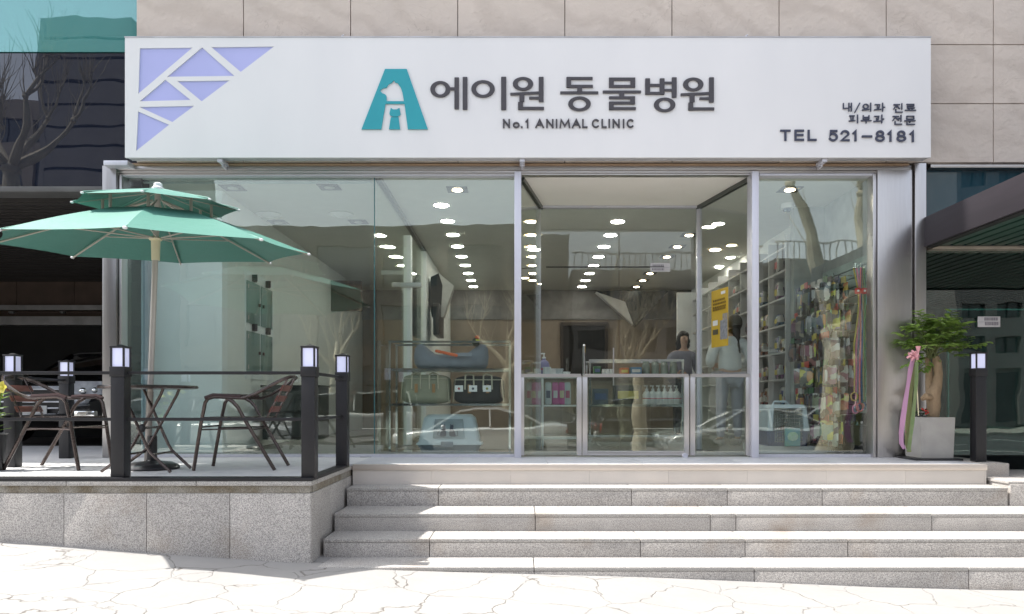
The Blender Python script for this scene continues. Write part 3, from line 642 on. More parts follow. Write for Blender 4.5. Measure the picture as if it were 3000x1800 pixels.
T.part('core', MB().box(DX1+.02, pxr-.01, LIP+.061, 7.7, PZ-.9, PZ-.101), M_joint)
T.part('end_block', MB().box(pxr+.004, wx(2957, 6.9), 6.9, 7.7, PZ-.35, PZ-.004, bev=.006), M_granite)
ST = Thing('stone_steps', 'four long grey granite steps rising from the pavement to the landing', 'steps', (1.4, 6, PZ-.62))
steps = [(6.45, .755, .913, 1005, (1284, 1850, 2131, 2409), LIP+.01), (6.01, .913, 1.055, 980, (1568, 2081, 2156, 2730), 6.45), (5.67, 1.055, 1.197, 955, (1258, 1876, 2183, 2484), 6.01), (5.33, 1.197, 1.50, 930, (1565, 2210, 2838), 5.67)]
for k, (D, h0, h1, pl, js, Db) in enumerate(steps):
    xa = DX1+.03 - (0.0); xend = 4.28 if k == 0 else 9.0
    xs = [xa]+[wx(j, D) for j in js]+[xend]
    if k == 3: xs = [wx(1262-60, D)]+[wx(j, D) for j in js]+[xend]; xs[0] = DX1+.03
    mb = MB(); mt = MB()
    for a, b in zip(xs, xs[1:]):
        n = max(1, round((b-a)/2.2))
        for q in range(n):
            u0 = a+(b-a)*q/n; u1 = a+(b-a)*(q+1)/n
            mb.box(u0+.0025, u1-.0025, D, Db+.02, E-h1-.03, E-h0-.03, bev=.004)
            mt.box(u0+.0025, u1-.0025, D-.004, Db+.015, E-h0-.029, E-h0, bev=.006)
    st = ST.part('step', mb, M_granite); ST.part('tread', mt, M_granite_top, parent=st)
ST.part('step', MB().box(4.30, 9, 6.45, 7.6, E-1.0, E-.725, bev=.006).box(4.29, 9, 6.46, 7.6, E-.724, E-.70, bev=.005), M_granite)
ST.part('core', MB().box(DX1+.04, 8.9, 6.6, 7.6, E-1.5, E-.93).box(DX1+.04, 8.9, 5.9, 6.6, E-1.5, E-1.08).box(DX1+.04, 8.9, 5.5, 5.9, E-1.6, E-1.24), M_joint)
# terrace
TE = Thing('terrace', 'raised granite clad terrace with pale tiled floor left of the steps', 'terrace', ((DX0+DX1)/2, 6.5, PZ-.6))
jx = [wx(p, DY) for p in (-299, -56, 187, 429, 673)]+[DX1]
mb = MB()
for a, b in zip([DX0-4]+jx, jx): mb.box(a+.002, b-.002, DY, DY+.04, E-1.5, wz(1446, DY), bev=.003)
TE.part('front_cladding', mb, M_granite)
mb = MB()
for a, b in ((DY+.005, 6.0), (6.0, 6.55), (6.55, LIP+.06)): mb.box(DX1-.035, DX1+.005, a+.0015, b-.0015, E-1.5, wz(1446, DY), bev=.002)
TE.part('side_cladding', mb, M_granite)
TE.part('stained_band', MB().box(DX0-4, DX1-.006, DY+.003, DY+.05, wz(1446, DY)+.003, wz(1424, DY)).box(DX1-.05, DX1+.002, DY+.051, LIP+.05, wz(1446, DY)+.003, wz(1424, DY)), M_stained)
mb = MB()
for a, b in zip([DX0-4, wx(-130, DY), wx(197, DY), wx(577, DY)], [wx(-130, DY), wx(197, DY), wx(577, DY), DX1+.012]): mb.box(a+.002, b-.002, DY-.015, DY+.14, wz(1423.5, DY), PZ-.012, bev=.005)
mb.box(DX1-.12, DX1+.012, DY+.142, LIP+.05, wz(1423.5, DY), PZ-.012, bev=.005)
TE.part('coping', mb, M_granite_top)
mb = MB(); y = DY+.142
ys = [DY+.142]+[5.9+.6*k for k in range(6)]+[9.6]
for a, b in zip(ys, ys[1:]):
    x = DX1-.122
    while x > -7.2:
        c = max(x-.6, -7.2)
        if b <= 7.71 or x < -4.2+.6: mb.box(c+.0015, min(x, DX1-.122)-.0015, a+.0015, b-.0015, PZ-.05, PZ-.002)
        x -= .6
mb.box(DX1-.121, DX1+.003, LIP+.052, 7.62, PZ-.05, PZ-.0015)
TE.part('floor_tile', mb, M_deck)
TE.part('core', MB().box(-9, DX1-.05, DY+.06, 13, PZ-.6, PZ-.055), M_joint)
# ================================================================ RAILINGS
PW = .05
def lamp_post(th, x, y, h, local=False):
    b = MB().box(x-PW, x+PW, y-PW, y+PW, PZ, PZ+h-.24, bev=.004)
    p = th.part('post', b, M_black)
    th.part('collar', MB().box(x-PW-.006, x+PW+.006, y-PW-.006, y+PW+.006, PZ+h-.24, PZ+h-.165, bev=.003), M_black, parent=p)
    mb = MB()
    for sx in (-1, 1):
        for sy in (-1, 1): mb.box(x+sx*(PW-.004)-.006, x+sx*(PW-.004)+.006, y+sy*(PW-.004)-.006, y+sy*(PW-.004)+.006, PZ+h-.164, PZ+h-.026)
    mb.box(x-PW-.005, x+PW+.005, y-PW-.005, y+PW+.005, PZ+h-.0255, PZ+h-.012, bev=.002).lathe([(.055, 0), (.01, .014), (.0, .015)], (x, y, PZ+h-.0125), 4)
    th.part('lantern_cage', mb, M_black, parent=p)
    th.part('lantern', MB().box(x-PW+.008, x+PW-.008, y-PW+.008, y+PW-.008, PZ+h-.164, PZ+h-.027), M_lampw, parent=p)
RA = Thing('terrace_railing', 'black metal terrace railing with white lantern tops around the cafe seats', 'railing', (-2.98, 5.52, PZ))
RX = -1.54-.03; RL = -4.46
posts = [(-2.98, 5.52), (-1.545-.02, 5.52), (-1.545-.02, 6.55), (RL, 5.52), (RL, 6.5), (-4.6, 7.5)]
for x, y in posts: lamp_post(RA, x, y, 1.0)
zt, zl = wz(1093, 5.52), wz(1229, 5.52)
for z in (zt, zl):
    RA.part('rail', MB().box(-9, posts[1][0], 5.515, 5.535, z-.012, z+.012, bev=.003), M_black)
    RA.part('rail', MB().box(posts[1][0]-.01, posts[1][0]+.01, 5.536, 6.55, z-.012, z+.012, bev=.003), M_black)
    RA.part('rail', MB().box(RL-.01, RL+.01, 5.536, 6.5, z-.012, z+.012, bev=.003), M_black)
    RA.part('rail', MB().tube([(RL, 6.5, z), (-4.6, 7.5, z)], .012, 6), M_black)
RA.part('base_rail', MB().box(-9, DX1+.014, DY-.016, 5.56, PZ-.0115, PZ+.012, bev=.003).box(DX1-.07, DX1+.014, 5.561, 6.62, PZ-.0115, PZ+.012, bev=.003), M_black)
LP = Thing('lamp_post', 'short black lamp post with white lantern top beside the concrete planter', 'lamp post', (wx(2866, 7.1), 7.1, PZ))
lamp_post(LP, wx(2866, 7.1), 7.1, 1.06)
# ================================================================ PARASOL
UC = Vector((-3.0585, 6.25, E)); UR = 1.22
def up(r, k, z, off=0): 
    t = R(28.5+45*k+off); x = r*math.cos(t); d = -r*math.sin(t); return Vector((UC.x+x, UC.y+d, UC.z+z+.08*d))
U = Thing('parasol', 'two tier green parasol on a pale pole over the cafe table', 'parasol', (wx(432, 6.3), 6.3, PZ))
M_green = mat('green_canvas', (.075, .225, .18), .5, nscale=60, namt=.5, ncol=(.066, .20, .16), bump=.5, bscale=7)
def canopy(r0, z0, r1, z1, sag, scal):
    mb = MB(); NR, NT = 6, 8
    for k in range(8):
        o = len(mb.v)
        for i in range(NR+1):
            u = i/NR
            for j in range(NT+1):
                v = j/NT; a = up(r0+(r1-r0)*u, k, z0+(z1-z0)*u); b = up(r0+(r1-r0)*u, k+1, z0+(z1-z0)*u)
                p = a.lerp(b, v); c = Vector((UC.x, UC.y, p.z)); s4 = 4*v*(1-v)
                p = p.lerp(c, scal*s4*u*u); p.z -= sag*s4*math.sin(PI*min(u*1.0, 1))*.8; p.z += .012*math.sin(PI*u)
                mb.v.append(tuple(p))
        for i in range(NR):
            for j in range(NT): q = o+i*(NT+1)+j; mb.f.append((q, q+1, q+NT+2, q+NT+1))
    return mb
cn = U.part('canopy', canopy(.40, 1.585, UR, 1.298, .02, .035), M_green, smooth=25)
U.part('top_canopy', canopy(.03, 1.80, .64, 1.655, .008, .02), M_green, smooth=25)
mb = MB()
for k in range(8):
    mb.tube([up(.33, k, 1.602), up(UR, k, 1.30)], .0045, 5); mb.tube([up(.04, k, 1.80), up(.64, k, 1.667)], .004, 5)
U.part('seam', mb, mat('pale_seam', (.22, .45, .37), .7, nscale=60, namt=.4), parent=cn)
M_ivory = mat('ivory_metal', (.42, .39, .33), .35, .1, nscale=20, namt=.5, ncol=(.37, .34, .29))
for k in range(8):
    rb = U.part('rib', MB().tube([up(.05, k, 1.70), up(.33, k, 1.585), up(UR+.01, k, 1.285)], .0075, 6), M_ivory)
    U.part('strut', MB().tube([up(.045, k, 1.385), up(.72, k, 1.448)], .006, 6).tube([up(.42, k, 1.58), up(.42, k, 1.69)], .012, 6).tube([up(.05, k, 1.765), up(.6, k, 1.655)], .004, 5), M_ivory, parent=rb)
    U.part('rib_tip', MB().sbox(up(UR+.01, k, 1.29), (.016, .016, .011), .8, 8, 6).sbox(up(.645, k, 1.655), (.013, .013, .009), .8, 8, 6), M_white, parent=rb)
pb, pt = W(432, 1358, 6.3), up(0, 0, 1.83)
M_pole = mat('pale_pole', (.50, .46, .42), .35, .3, nscale=6, namt=.5, ncol=(.44, .41, .37), stretch=(1, 1, .2))
U.part('pole', MB().tube([pb, pb.lerp(pt, .5), pt], .024, 14), M_pole)
pm = pb.lerp(pt, .28)
U.part('pole_joint', MB().tube([pb+Vector((0, 0, .01)), pb.lerp(pt, .26)], .027, 14).tube([pm, pm+Vector((0, 0, .006))], .029, 14), mat('pole_sleeve', (.42, .39, .36), .35, .3, nscale=6, namt=.4))
q = pb.lerp(pt, .775)
U.part('runner', MB().tube([q+Vector((0, 0, -.10)), q+Vector((0, 0, .07))], [.034, .037], 14).lathe([(.05, 0), (.055, .012), (.03, .03)], q+Vector((0, 0, .07)), 14), M_teak)
U.part('finial', MB().lathe([(.05, -.02), (.05, 0), (.034, .012), (.034, .035), (.02, .045)], up(0, 0, 1.81), 14), M_white)
U.part('base', MB().lathe([(.215, 0), (.22, .012), (.205, .035), (.16, .055), (.05, .07), (.04, .08), (.04, .28), (.036, .285)], (pb.x+.04, 6.3, PZ), 28), M_blackp)
# ================================================================ CAFE TABLE
TB = Thing('bistro_table', 'round bronze folding bistro table under the green parasol', 'table', (-3.06, 6.1, PZ))
def tl(x, y, z): return (-3.06+x, 6.1+y, PZ+z)
TB.part('table_top', MB().lathe([(.34, -.004), (.372, 0), (.38, .012), (.372, .024), (.33, .026), (.1, .024), (0, .024)], (-3.06, 6.1, PZ+.682), 40), M_bronze)
for sg, ys in ((1, (.17, -.19)), (-1, (.13, -.15))):
    for y in ys:
        if sg > 0: P = [tl(-.13, y, .68), tl(-.11, y, .64), tl(.08, y, .21), tl(.11, y, .16), tl(.27, y, .01)]
        else: P = [tl(.19, y, .68), tl(.17, y, .63), tl(-.05, y, .23), tl(-.09, y, .17), tl(-.31, y, .01)]
        TB.part('leg', MB().tube(P, .0125, 8), M_bronze)
    x = .12 if sg > 0 else -.1
    TB.part('stretcher', MB().tube([tl(x, ys[0], .15), tl(x, ys[1], .15)], .009, 8), M_bronze)
    TB.part('stretcher', MB().tube([tl(.02*sg, ys[0], .36), tl(.02*sg, ys[1], .36)], .009, 8), M_bronze)
TB.part('pivot', MB().sbox(tl(.03, -.17, .36), (.02, .03, .035), .8, 10, 8), M_blackp)
# ================================================================ CHAIRS
def make_chair(label):
    t = Thing('bistro_chair', label, 'chair', (0, 0, 0), 0, 'bronze tube bistro chairs at the table', local=True)
    r = .0155
    def side(s):
        return [(.335, s*.225, 0), (.27, s*.235, .40), (.235, s*.24, .565), (.21, s*.243, .60), (.16, s*.245, .615), (.03, s*.25, .61), (-.08, s*.25, .605), (-.17, s*.245, .635), (-.28, s*.225, .70), (-.37, s*.18, .755)]
    P = side(1)+[(-.425, .11, .785), (-.44, 0, .792), (-.425, -.11, .785)]+side(-1)[::-1]
    t.part('frame', MB().tube(P, r, 8), M_bronze)
    for s in (1, -1):
        t.part('leg', MB().tube([(.06, s*.245, .605), (.01, s*.243, .575), (-.03, s*.24, .53), (-.10, s*.235, .40), (-.33, s*.225, 0)], r, 8), M_bronze)
        t.part('arm_pad', MB().tube([(.235, s*.24, .605), (.17, s*.245, .628), (.02, s*.25, .622), (-.06, s*.25, .617)], .017, 8), mat('brown_pad', (.05, .022, .02), .3, .3, nscale=9, namt=.4))
        t.part('back_post', MB().tube([(-.41, s*.115, .775), (-.235, s*.13, .43)], .009, 6), M_bronze)
    bk = MB()
    for z in (.69, .60, .51):
        x = -.235-(z-.43)*.505
        bk.box(x-.006, x+.006, -.155, .155, z-.028, z+.028, bev=.004, rot=Matrix.Rotation(R(-27), 3, 'Y'))
    t.part('backrest', bk, M_redslat)
    se = MB()
    for i in range(7): x = .245-i*.075; se.box(x-.03, x+.03, -.20, .20, .432, .446, bev=.004)
    t.part('seat', se, M_bronze)
    t.part('seat_frame', MB().tube([(.27, .205, .425), (.27, -.205, .425), (-.235, -.205, .425), (-.235, .205, .425)], .0115, 6, closed=True)
           .tube([(.285, .23, .36), (.285, -.23, .36)], .008, 6).tube([(.29, .222, .34), (-.13, .23, .35)], .007, 6).tube([(.29, -.222, .34), (-.13, -.23, .35)], .007, 6).tube([(-.135, .235, .34), (-.135, -.235, .34)], .007, 6), M_bronze)
    return t.o
ch = make_chair('bronze tube chair left of the bistro table, facing right')
ch.location = (-3.99, 6.40, PZ); ch.rotation_euler = (0, 0, R(-4))
dup(ch, (-2.385, 6.38, PZ), R(183), 'bronze tube chair with red brown back slats right of the table, facing left')
# ================================================================ PLANTER
px0 = wx(2698, 7.2); pw_ = .335
PL = Thing('planter', 'square grey concrete planter standing on a black mat before the steel column', 'planter', (px0+pw_/2, 7.36, PZ))
M_conc = mat('raw_concrete', (.40, .385, .36), .85, nscale=7, namt=.3, ncol=(.30, .285, .265), bump=.3, bscale=60)
def taper(p): return p
h_ = .42; a, b = px0, px0+pw_; y0_, y1_ = 7.2, 7.52
mb = MB(); mb.loft([[(a+.012, y0_+.01, PZ+.022), (b-.012, y0_+.01, PZ+.022), (b-.012, y1_-.01, PZ+.022), (a+.012, y1_-.01, PZ+.022)], [(a, y0_, PZ+h_), (b, y0_, PZ+h_), (b, y1_, PZ+h_), (a, y1_, PZ+h_)],
    [(a+.025, y0_+.025, PZ+h_), (b-.025, y0_+.025, PZ+h_), (b-.025, y1_-.025, PZ+h_), (a+.025, y1_-.025, PZ+h_)], [(a+.025, y0_+.025, PZ+h_-.03), (b-.025, y0_+.025, PZ+h_-.03), (b-.025, y1_-.025, PZ+h_-.03), (a+.025, y1_-.025, PZ+h_-.03)]])
PL.part('pot', mb, M_conc, smooth=None)
PL.part('soil', MB().box(a+.026, b-.026, y0_+.026, y1_-.026, PZ+h_-.06, PZ+h_-.028), mat('soil', (.05, .035, .025), .9, nscale=30, namt=.3, bump=.6, bscale=60))
PL.part('mat_plate', MB().box(a-.07, b+.05, y0_-.05, y1_+.03, PZ+.001, PZ+.02, bev=.003), M_blackp)
PL.part('tag', MB().box(a-.004, a+.002, y0_+.17, y0_+.24, PZ+h_-.13, PZ+h_-.06), colmat('green_tag', (.02, .16, .12)))
PT = Thing('money_tree', 'potted tree with thick pale twin trunk and leafy green crown in the planter', 'plant', (px0+pw_/2, 7.36, PZ+h_-.03))
bx_, by_ = px0+.17, 7.36; bz_ = PZ+h_-.04
def tp(px, py, dy=0): v = W(px, py, 7.36+dy); return v
M_bark = mat('tan_bark', (.36, .26, .16), .85, nscale=24, namt=.15, ncol=(.2, .135, .08), bump=1, bscale=60, stretch=(1, 1, .5))
PT.part('trunk', MB().tube([tp(2734, 1222), tp(2736, 1190), tp(2733, 1160), tp(2744, 1130), tp(2749, 1095), tp(2745, 1060), tp(2740, 1045)], [.055, .062, .068, .05, .04, .042, .03], 12)
        .tube([tp(2735, 1200, .05), tp(2728, 1160, .05), tp(2722, 1120, .05), tp(2722, 1080, .05), tp(2716, 1045, .05)], [.05, .05, .036, .032, .026], 12).tube([tp(2730, 1165, -.03), tp(2712, 1162, -.05), tp(2700, 1170, -.05)], [.03, .035, .02], 10), M_bark)
rng = random.Random(3)
leaf = MB(); stems = MB(); bud = MB()
def leaflet(mb, p, d, up_, L, w):
    d = d.normalized(); s = d.cross(up_).normalized(); n = s.cross(d).normalized()
    a = p; m1 = p+d*L*.35+n*L*.02; m2 = p+d*L*.7-n*L*.04; e = p+d*L-n*L*.14
    mb.add([a, m1+s*w*.5, m2+s*w*.42, e, m2-s*w*.42, m1-s*w*.5, m1-n*w*.15, m2-n*w*.14], [(0, 1, 6), (1, 2, 7, 6), (2, 3, 7), (0, 6, 5), (6, 7, 4, 5), (7, 3, 4)])
top = tp(2732, 1050)
def spray(c, reach):
    # compound twig with pinnate leaflets
    p = top+Vector((rng.uniform(-.04, .04), rng.uniform(-.03, .03), 0)); seg = []
    for i in range(6):
        t = i/5; seg.append(p.lerp(c, t)+Vector((0, 0, .05*math.sin(PI*t))))
    stems.tube(seg, [.005, .0045, .004, .003, .0025, .002], 5)
    dd = (c-p); 
    for q in range(rng.randint(4, 6)):
        base = seg[rng.randint(3, 5)]; az = rng.uniform(0, 2*PI); el = rng.uniform(-.25, .5)
        dv = (Vector((math.cos(az)*math.cos(el), math.sin(az)*math.cos(el), math.sin(el)))+dd.normalized()*.7).normalized()
        L = rng.uniform(.08, .17)
        stems.tube([base, base+dv*L], .0015, 4)
        for k in range(rng.randint(5, 7)):
            f = .3+.7*k/6; pp = base+dv*L*f; sd = dv.cross(Vector((0, 0, 1))).normalized()*(1 if k % 2 else -1)
            leaflet(leaf, pp, dv*.55+sd+Vector((0, 0, rng.uniform(-.5, .15))), Vector((0, 0, 1)), rng.uniform(.06, .10), rng.uniform(.034, .054))
for (cx_, cy_) in [(2660, 985), (2650, 1000), (2672, 960), (2690, 945), (2710, 960), (2720, 940), (2745, 945), (2762, 950), (2780, 935), (2795, 955), (2810, 960), (2800, 985), (2775, 990), (2750, 1000), (2730, 1000), (2700, 1005), (2680, 1010), (2740, 1020), (2765, 1020), (2715, 1020), (2840, 1020), (2822, 1025), (2790, 1040), (2705, 1050), (2680, 1030), (2760, 965), (2735, 975), (2700, 975), (2785, 965), (2655, 1015), (2800, 1000), (2720, 1060)]:
    spray(tp(cx_+rng.uniform(-6, 6), cy_+rng.uniform(-5, 5), rng.uniform(-.2, .16)), 1)
M_leaf = mat('leaf_green', (.27, .40, .09), .4, nscale=5, namt=.3, ncol=(.12, .22, .05), isl=.35, trans=.25)
PT.part('crown', leaf, M_leaf, smooth=None, fixn=False); PT.part('twigs', stems, mat('green_twig', (.13, .15, .05), .6, nscale=9, namt=.4))
FL = MB(); RD = MB()
for i in range(26):
    az = rng.uniform(0, 2*PI); leaflet(FL, Vector((px0+.03+rng.uniform(0, .06), 7.24+rng.uniform(0, .08), PZ+h_-.01+rng.uniform(0, .07))), Vector((math.cos(az), math.sin(az), rng.uniform(.1, .9))), Vector((0, 0, 1)), .07, .022)
for i in range(7): RD.sbox((px0+.04+rng.uniform(0, .06), 7.22+rng.uniform(0, .05), PZ+h_+.03+rng.uniform(0, .06)), (.011, .011, .011), 1, 8, 6)
UP = Thing('ground_plant', 'small dark leafed plant with red berries at the foot of the tree', 'plant', (px0+.06, 7.26, PZ+h_-.03))
UP.part('foliage', FL, mat('dark_leaf', (.03, .07, .025), .4, nscale=9, namt=.4, isl=.3), smooth=None, fixn=False); UP.part('berry', RD, colmat('berry_red', (.45, .03, .02), .3))
RBN = Thing('ribbon', 'pink and olive congratulation ribbons hanging from a stick in the planter', 'ribbon', tuple(W(2684, 1030, 7.15)))
def ribbon(pts, w, D0):
    mb = MB(); rows = []
    for i, (px, py, tw, dy) in enumerate(pts):
        c = W(px, py, D0+dy); s = Vector((math.cos(tw), math.sin(tw), .12*math.sin(i))); rows.append([c-s*w/2, c+Vector((0, .004, 0)), c+s*w/2])
    mb.loft(rows, closed=False, cap=False); return mb
M_pinkr = mat('pink_ribbon', (.66, .36, .56), .45, nscale=6, namt=.3, ncol=(.52, .26, .44), stretch=(1, 1, .3), trans=.2); M_oliver = mat('olive_ribbon', (.30, .30, .15), .5, nscale=20, namt=.5, ncol=(.24, .26, .08), trans=.25)
RBN.part('pink_strip', ribbon([(2678, 1040, .5, 0), (2668, 1080, .3, 0), (2660, 1130, .5, -.01), (2652, 1180, .3, -.02), (2645, 1230, .2, -.03), (2640, 1270, .35, -.03), (2641, 1300, .4, -.02), (2650, 1316, .6, -.02)], .06, 7.14), M_pinkr)
RBN.part('olive_strip', ribbon([(2679, 1045, .4, 0), (2674, 1100, .2, 0), (2667, 1150, .4, .01), (2663, 1200, .2, .01), (2660, 1250, .3, 0), (2659, 1300, .3, -.01), (2664, 1325, .5, -.01)], .066, 7.16), M_oliver)
RBN.part('green_strip', ribbon([(2686, 1060, .4, 0), (2685, 1110, .2, 0), (2680, 1170, .4, .01), (2674, 1230, .2, .01), (2666, 1290, .3, 0), (2662, 1322, .3, -.01)], .045, 7.13), mat('green_ribbon', (.28, .34, .17), .5, nscale=20, namt=.5, ncol=(.17, .28, .1), trans=.25))
mb = MB()
for k in range(7):
    a_ = k*2*PI/7; c = W(2676, 1042, 7.13); d = Vector((math.cos(a_), .3*math.sin(2*a_), math.sin(a_)*.8))
    mb.tube([c, c+d*.035+Vector((0, -.02, .01)), c+d*.055, c+d*.03+Vector((0, .02, 0)), c], [.004, .014, .012, .014, .004], 6)
mb.lathe([(.004, -.03), (.02, .03), (.024, .05), (.0, .05)], W(2690, 1030, 7.13), 8)
RBN.part('bow', mb, mat('pale_pink_ribbon', (.80, .42, .46), .35, nscale=20, namt=.5, ncol=(.72, .36, .4), trans=.2))
RBN.part('stick', MB().tube([W(2691, 1218, 7.24), W(2686, 1120, 7.2), W(2684, 1030, 7.15)], .005, 6), M_teak)
RBN.part('red_glyph', MB().box(wx(2652, 7.09), wx(2654, 7.09), 7.085, 7.088, wz(1268, 7.09), wz(1262, 7.09)), colmat('glyph', (.25, .05, .1)))
# flowers at the far left
FW = Thing('flower_pot', 'yellow flowers with green leaves in a dark pot at the left edge', 'flowers', (-4.36, 6.15, PZ))
FW.part('pot', MB().lathe([(.10, 0), (.13, .3), (.14, .31), (.12, .31), (.11, .27), (0, .27)], (-4.42, 6.15, PZ), 18), M_blackp)
mb = MB(); ml = MB(); ms = MB()
for i in range(7):
    c = Vector((-4.42+rng.uniform(-.1, .12), 6.15+rng.uniform(-.08, .08), PZ+rng.uniform(.5, .66)))
    if i == 0: c = W(8, 1135, 6.1)
    ms.tube([(-4.42, 6.15, PZ+.27), ((c.x-4.42)/2, 6.15, PZ+.45), c], .004, 5)
    for k in range(6):
        a_ = k*PI/3+i; leaflet(mb, c, Vector((math.cos(a_), -.8, math.sin(a_))), Vector((0, -1, .2)), .07, .045)
    mb.sbox(c+Vector((0, -.01, 0)), (.016, .016, .016), 1, 8, 6)
for i in range(50):
    a_ = rng.uniform(0, 2*PI); leaflet(ml, Vector((-4.42+rng.uniform(-.05, .05), 6.15, PZ+rng.uniform(.3, .6))), Vector((math.cos(a_), math.sin(a_), rng.uniform(.1, 1))), Vector((0, 0, 1)), .14, .03)
FW.part('bloom', mb, colmat('yellow_petal', (.75, .68, .12))); FW.part('foliage', ml, M_leaf, smooth=None, fixn=False); FW.part('stems', ms, colmat('stem_green', (.1, .2, .04)))
# ================================================================ CARS
M_tyre = mat('tyre', (.02, .02, .02), .8, nscale=20, namt=.5); M_rim = mat('rim', (.5, .5, .52), .25, .9, nscale=20, namt=.5)
M_cglass = mat('car_glass', (.012, .015, .018), .03, spec=.8, nscale=3, namt=.5, coat=.6)
M_headl = mat('headlight', (.75, .78, .82), .12, .2, nscale=12, namt=.2, ncol=(.25, .26, .3), coat=1); M_taill = mat('taillight', (.35, .01, .01), .15, nscale=12, namt=.4, coat=1)
def make_car(label, paint, loc, rot, kind='sedan', group='cars parked along the kerb', nm='parked_car', detail=False):
    t = Thing(nm, label, 'car', (0, 0, 0), 0, group, local=True)
    if kind == 'sedan':
        lo = [(-2.42, .42, .60, .62, .66), (-2.36, .30, .62, .80, .97), (-2.0, .22, .62, .90, 1.02), (-1.2, .2, .62, .92, .93), (0, .2, .6, .92, .91), (.95, .2, .6, .92, .92), (1.6, .2, .6, .91, .84), (2.15, .22, .58, .85, .74), (2.36, .28, .52, .76, .64), (2.44, .36, .48, .55, .55)]
        top = 1.43; cab = [(-1.85, .94, .84), (-1.05, 1.36, .64), (-.6, 1.43, .62), (.1, 1.43, .63), (.45, 1.37, .64), (1.25, .90, .82)]; wr = .33; wxs = (-1.45, 1.45)
    elif kind == 'suv':
        lo = [(-2.3, .45, .7, .66, .9), (-2.26, .34, .7, .84, 1.08), (-2.0, .28, .7, .92, 1.10), (0, .28, .68, .93, 1.08), (1.0, .28, .68, .93, 1.06), (1.7, .28, .66, .92, 1.00), (2.15, .3, .62, .86, .88), (2.3, .4, .56, .7, .70)]
        top = 1.72; cab = [(-2.2, 1.08, .84), (-1.95, 1.62, .70), (-1.2, 1.72, .69), (.2, 1.72, .69), (.5, 1.64, .69), (1.25, 1.06, .82)]; wr = .36; wxs = (-1.4, 1.45)
    else:
        lo = [(-2.6, .3, 1.0, .9, 1.15), (-2.5, .28, 1.0, .98, 1.2), (1.3, .28, 1.0, .98, 1.15), (2.2, .3, .8, .92, 1.0), (2.4, .4, .7, .8, .85)]
        top = 1.98; cab = [(-2.55, 1.2, .93), (-2.4, 1.92, .82), (-2.0, 1.98, .81), (.7, 1.98, .81), (1.0, 1.9, .81), (2.0, 1.08, .9)]; wr = .34; wxs = (-1.6, 1.5)
    secs = []
    for x, zl, zm_, w, zt_ in lo:
        P = [(0, zl), (w*.86, zl), (w*.97, zl+.07), (w, zm_), (w*.985, zt_-.06), (w*.93, zt_-.01), (w*.75, zt_+.012), (w*.35, zt_+.03), (0, zt_+.035)]
        secs.append([(x, y, z) for y, z in P]+[(x, -y, z) for y, z in P[-2:0:-1]])
    body = t.part('body', MB().loft(secs), paint, smooth=40)
    # greenhouse
    secs = []
    for x, z, w in cab:
        zb = .86 if kind == 'sedan' else 1.02; wb = .86
        if z < zb+.2: P = [(w, zb), (w, z), (w*.6, z+.01), (0, z+.015)]
        else: P = [(wb, zb), (w, z-.045), (w*.8, z-.012), (0, z)]
        secs.append([(x, y, zz) for y, zz in P]+[(x, -y, zz) for y, zz in P[-2::-1]])
    t.part('windows', MB().loft(secs), M_cglass, smooth=40)
    rs = [(x, z, w) for x, z, w in cab[1:-1]]; secs = []
    for x, z, w in rs:
        P = [(w+.012, z-.06), (w+.006, z-.03), (w*.8, z+.004), (0, z+.014)]; secs.append([(x, y, zz) for y, zz in P]+[(x, -y, zz) for y, zz in P[-2::-1]])
    t.part('roof', MB().loft(secs), paint, smooth=40)
    for s in (1, -1):
        for (i, j) in ((0, 1), (-1, -2)):
            a_ = cab[i]; b_ = cab[j]; t.part('pillar', MB().tube([(a_[0], s*(a_[2]+.01), a_[1]-.02), (b_[0], s*(b_[2]+.008), b_[1]-.035)], .03, 6), paint)
        zb = lo[len(lo)//2][4]; t.part('pillar', MB().tube([(-.35, s*.875, zb), (-.35, s*(rs[1][2]+.006), top-.06)], .03, 6), paint)
    for x in wxs:
        for s in (1, -1):
            w = MB(); n = 22; M = Matrix.Translation((x, s*(lo[2][3]+lo[3][3])/2-s*.06, wr)) @ Matrix.Rotation(R(90), 4, 'X')
            w.lathe([(wr*.62, -.10), (wr*.95, -.10), (wr, -.07), (wr, .07), (wr*.95, .10), (wr*.62, .10)], (0, 0, 0), n).xf(M); wo = t.part('wheel', w, M_tyre)
            q = MB().lathe([(.0, -.106), (wr*.2, -.106), (wr*.24, -.09), (wr*.6, -.085), (wr*.64, -.105), (wr*.64, .105), (wr*.6, .085), (wr*.24, .09), (wr*.2, .106), (0, .106)], (0, 0, 0), n).xf(M); t.part('rim', q, M_rim, parent=wo)
            t.part('wheel_arch', MB().lathe([(wr*1.13, -.02), (wr*1.13, .075)], (0, 0, 0), n).xf(Matrix.Translation((x, s*(lo[2][3]+lo[3][3])/2-s*.075, wr+.02)) @ Matrix.Rotation(R(90), 4, 'X')), M_blackp)
    fx = lo[-2][0]; zf = lo[-2][4]; rx_ = lo[1][0]
    for s in (1, -1):
        t.part('headlight', MB().sbox((fx-.02, s*lo[-2][3]*.74, zf-.03), (.11, .19, .075), .6, 14, 8), M_headl)
        t.part('tail_light', MB().sbox((rx_+.04, s*lo[1][3]*.82, .82), (.09, .15, .075 if kind == 'sedan' else .15), .6, 14, 8), M_taill)
        t.part('mirror', MB().sbox((.85, s*1.0, lo[4][4]+.04), (.07, .11, .07), .7, 10, 8), paint)
    t.part('number_plate', MB().box(rx_-.10, rx_-.06, -.26, .26, .60, .71, bev=.004), colmat('plate_white', (.7, .7, .68)))
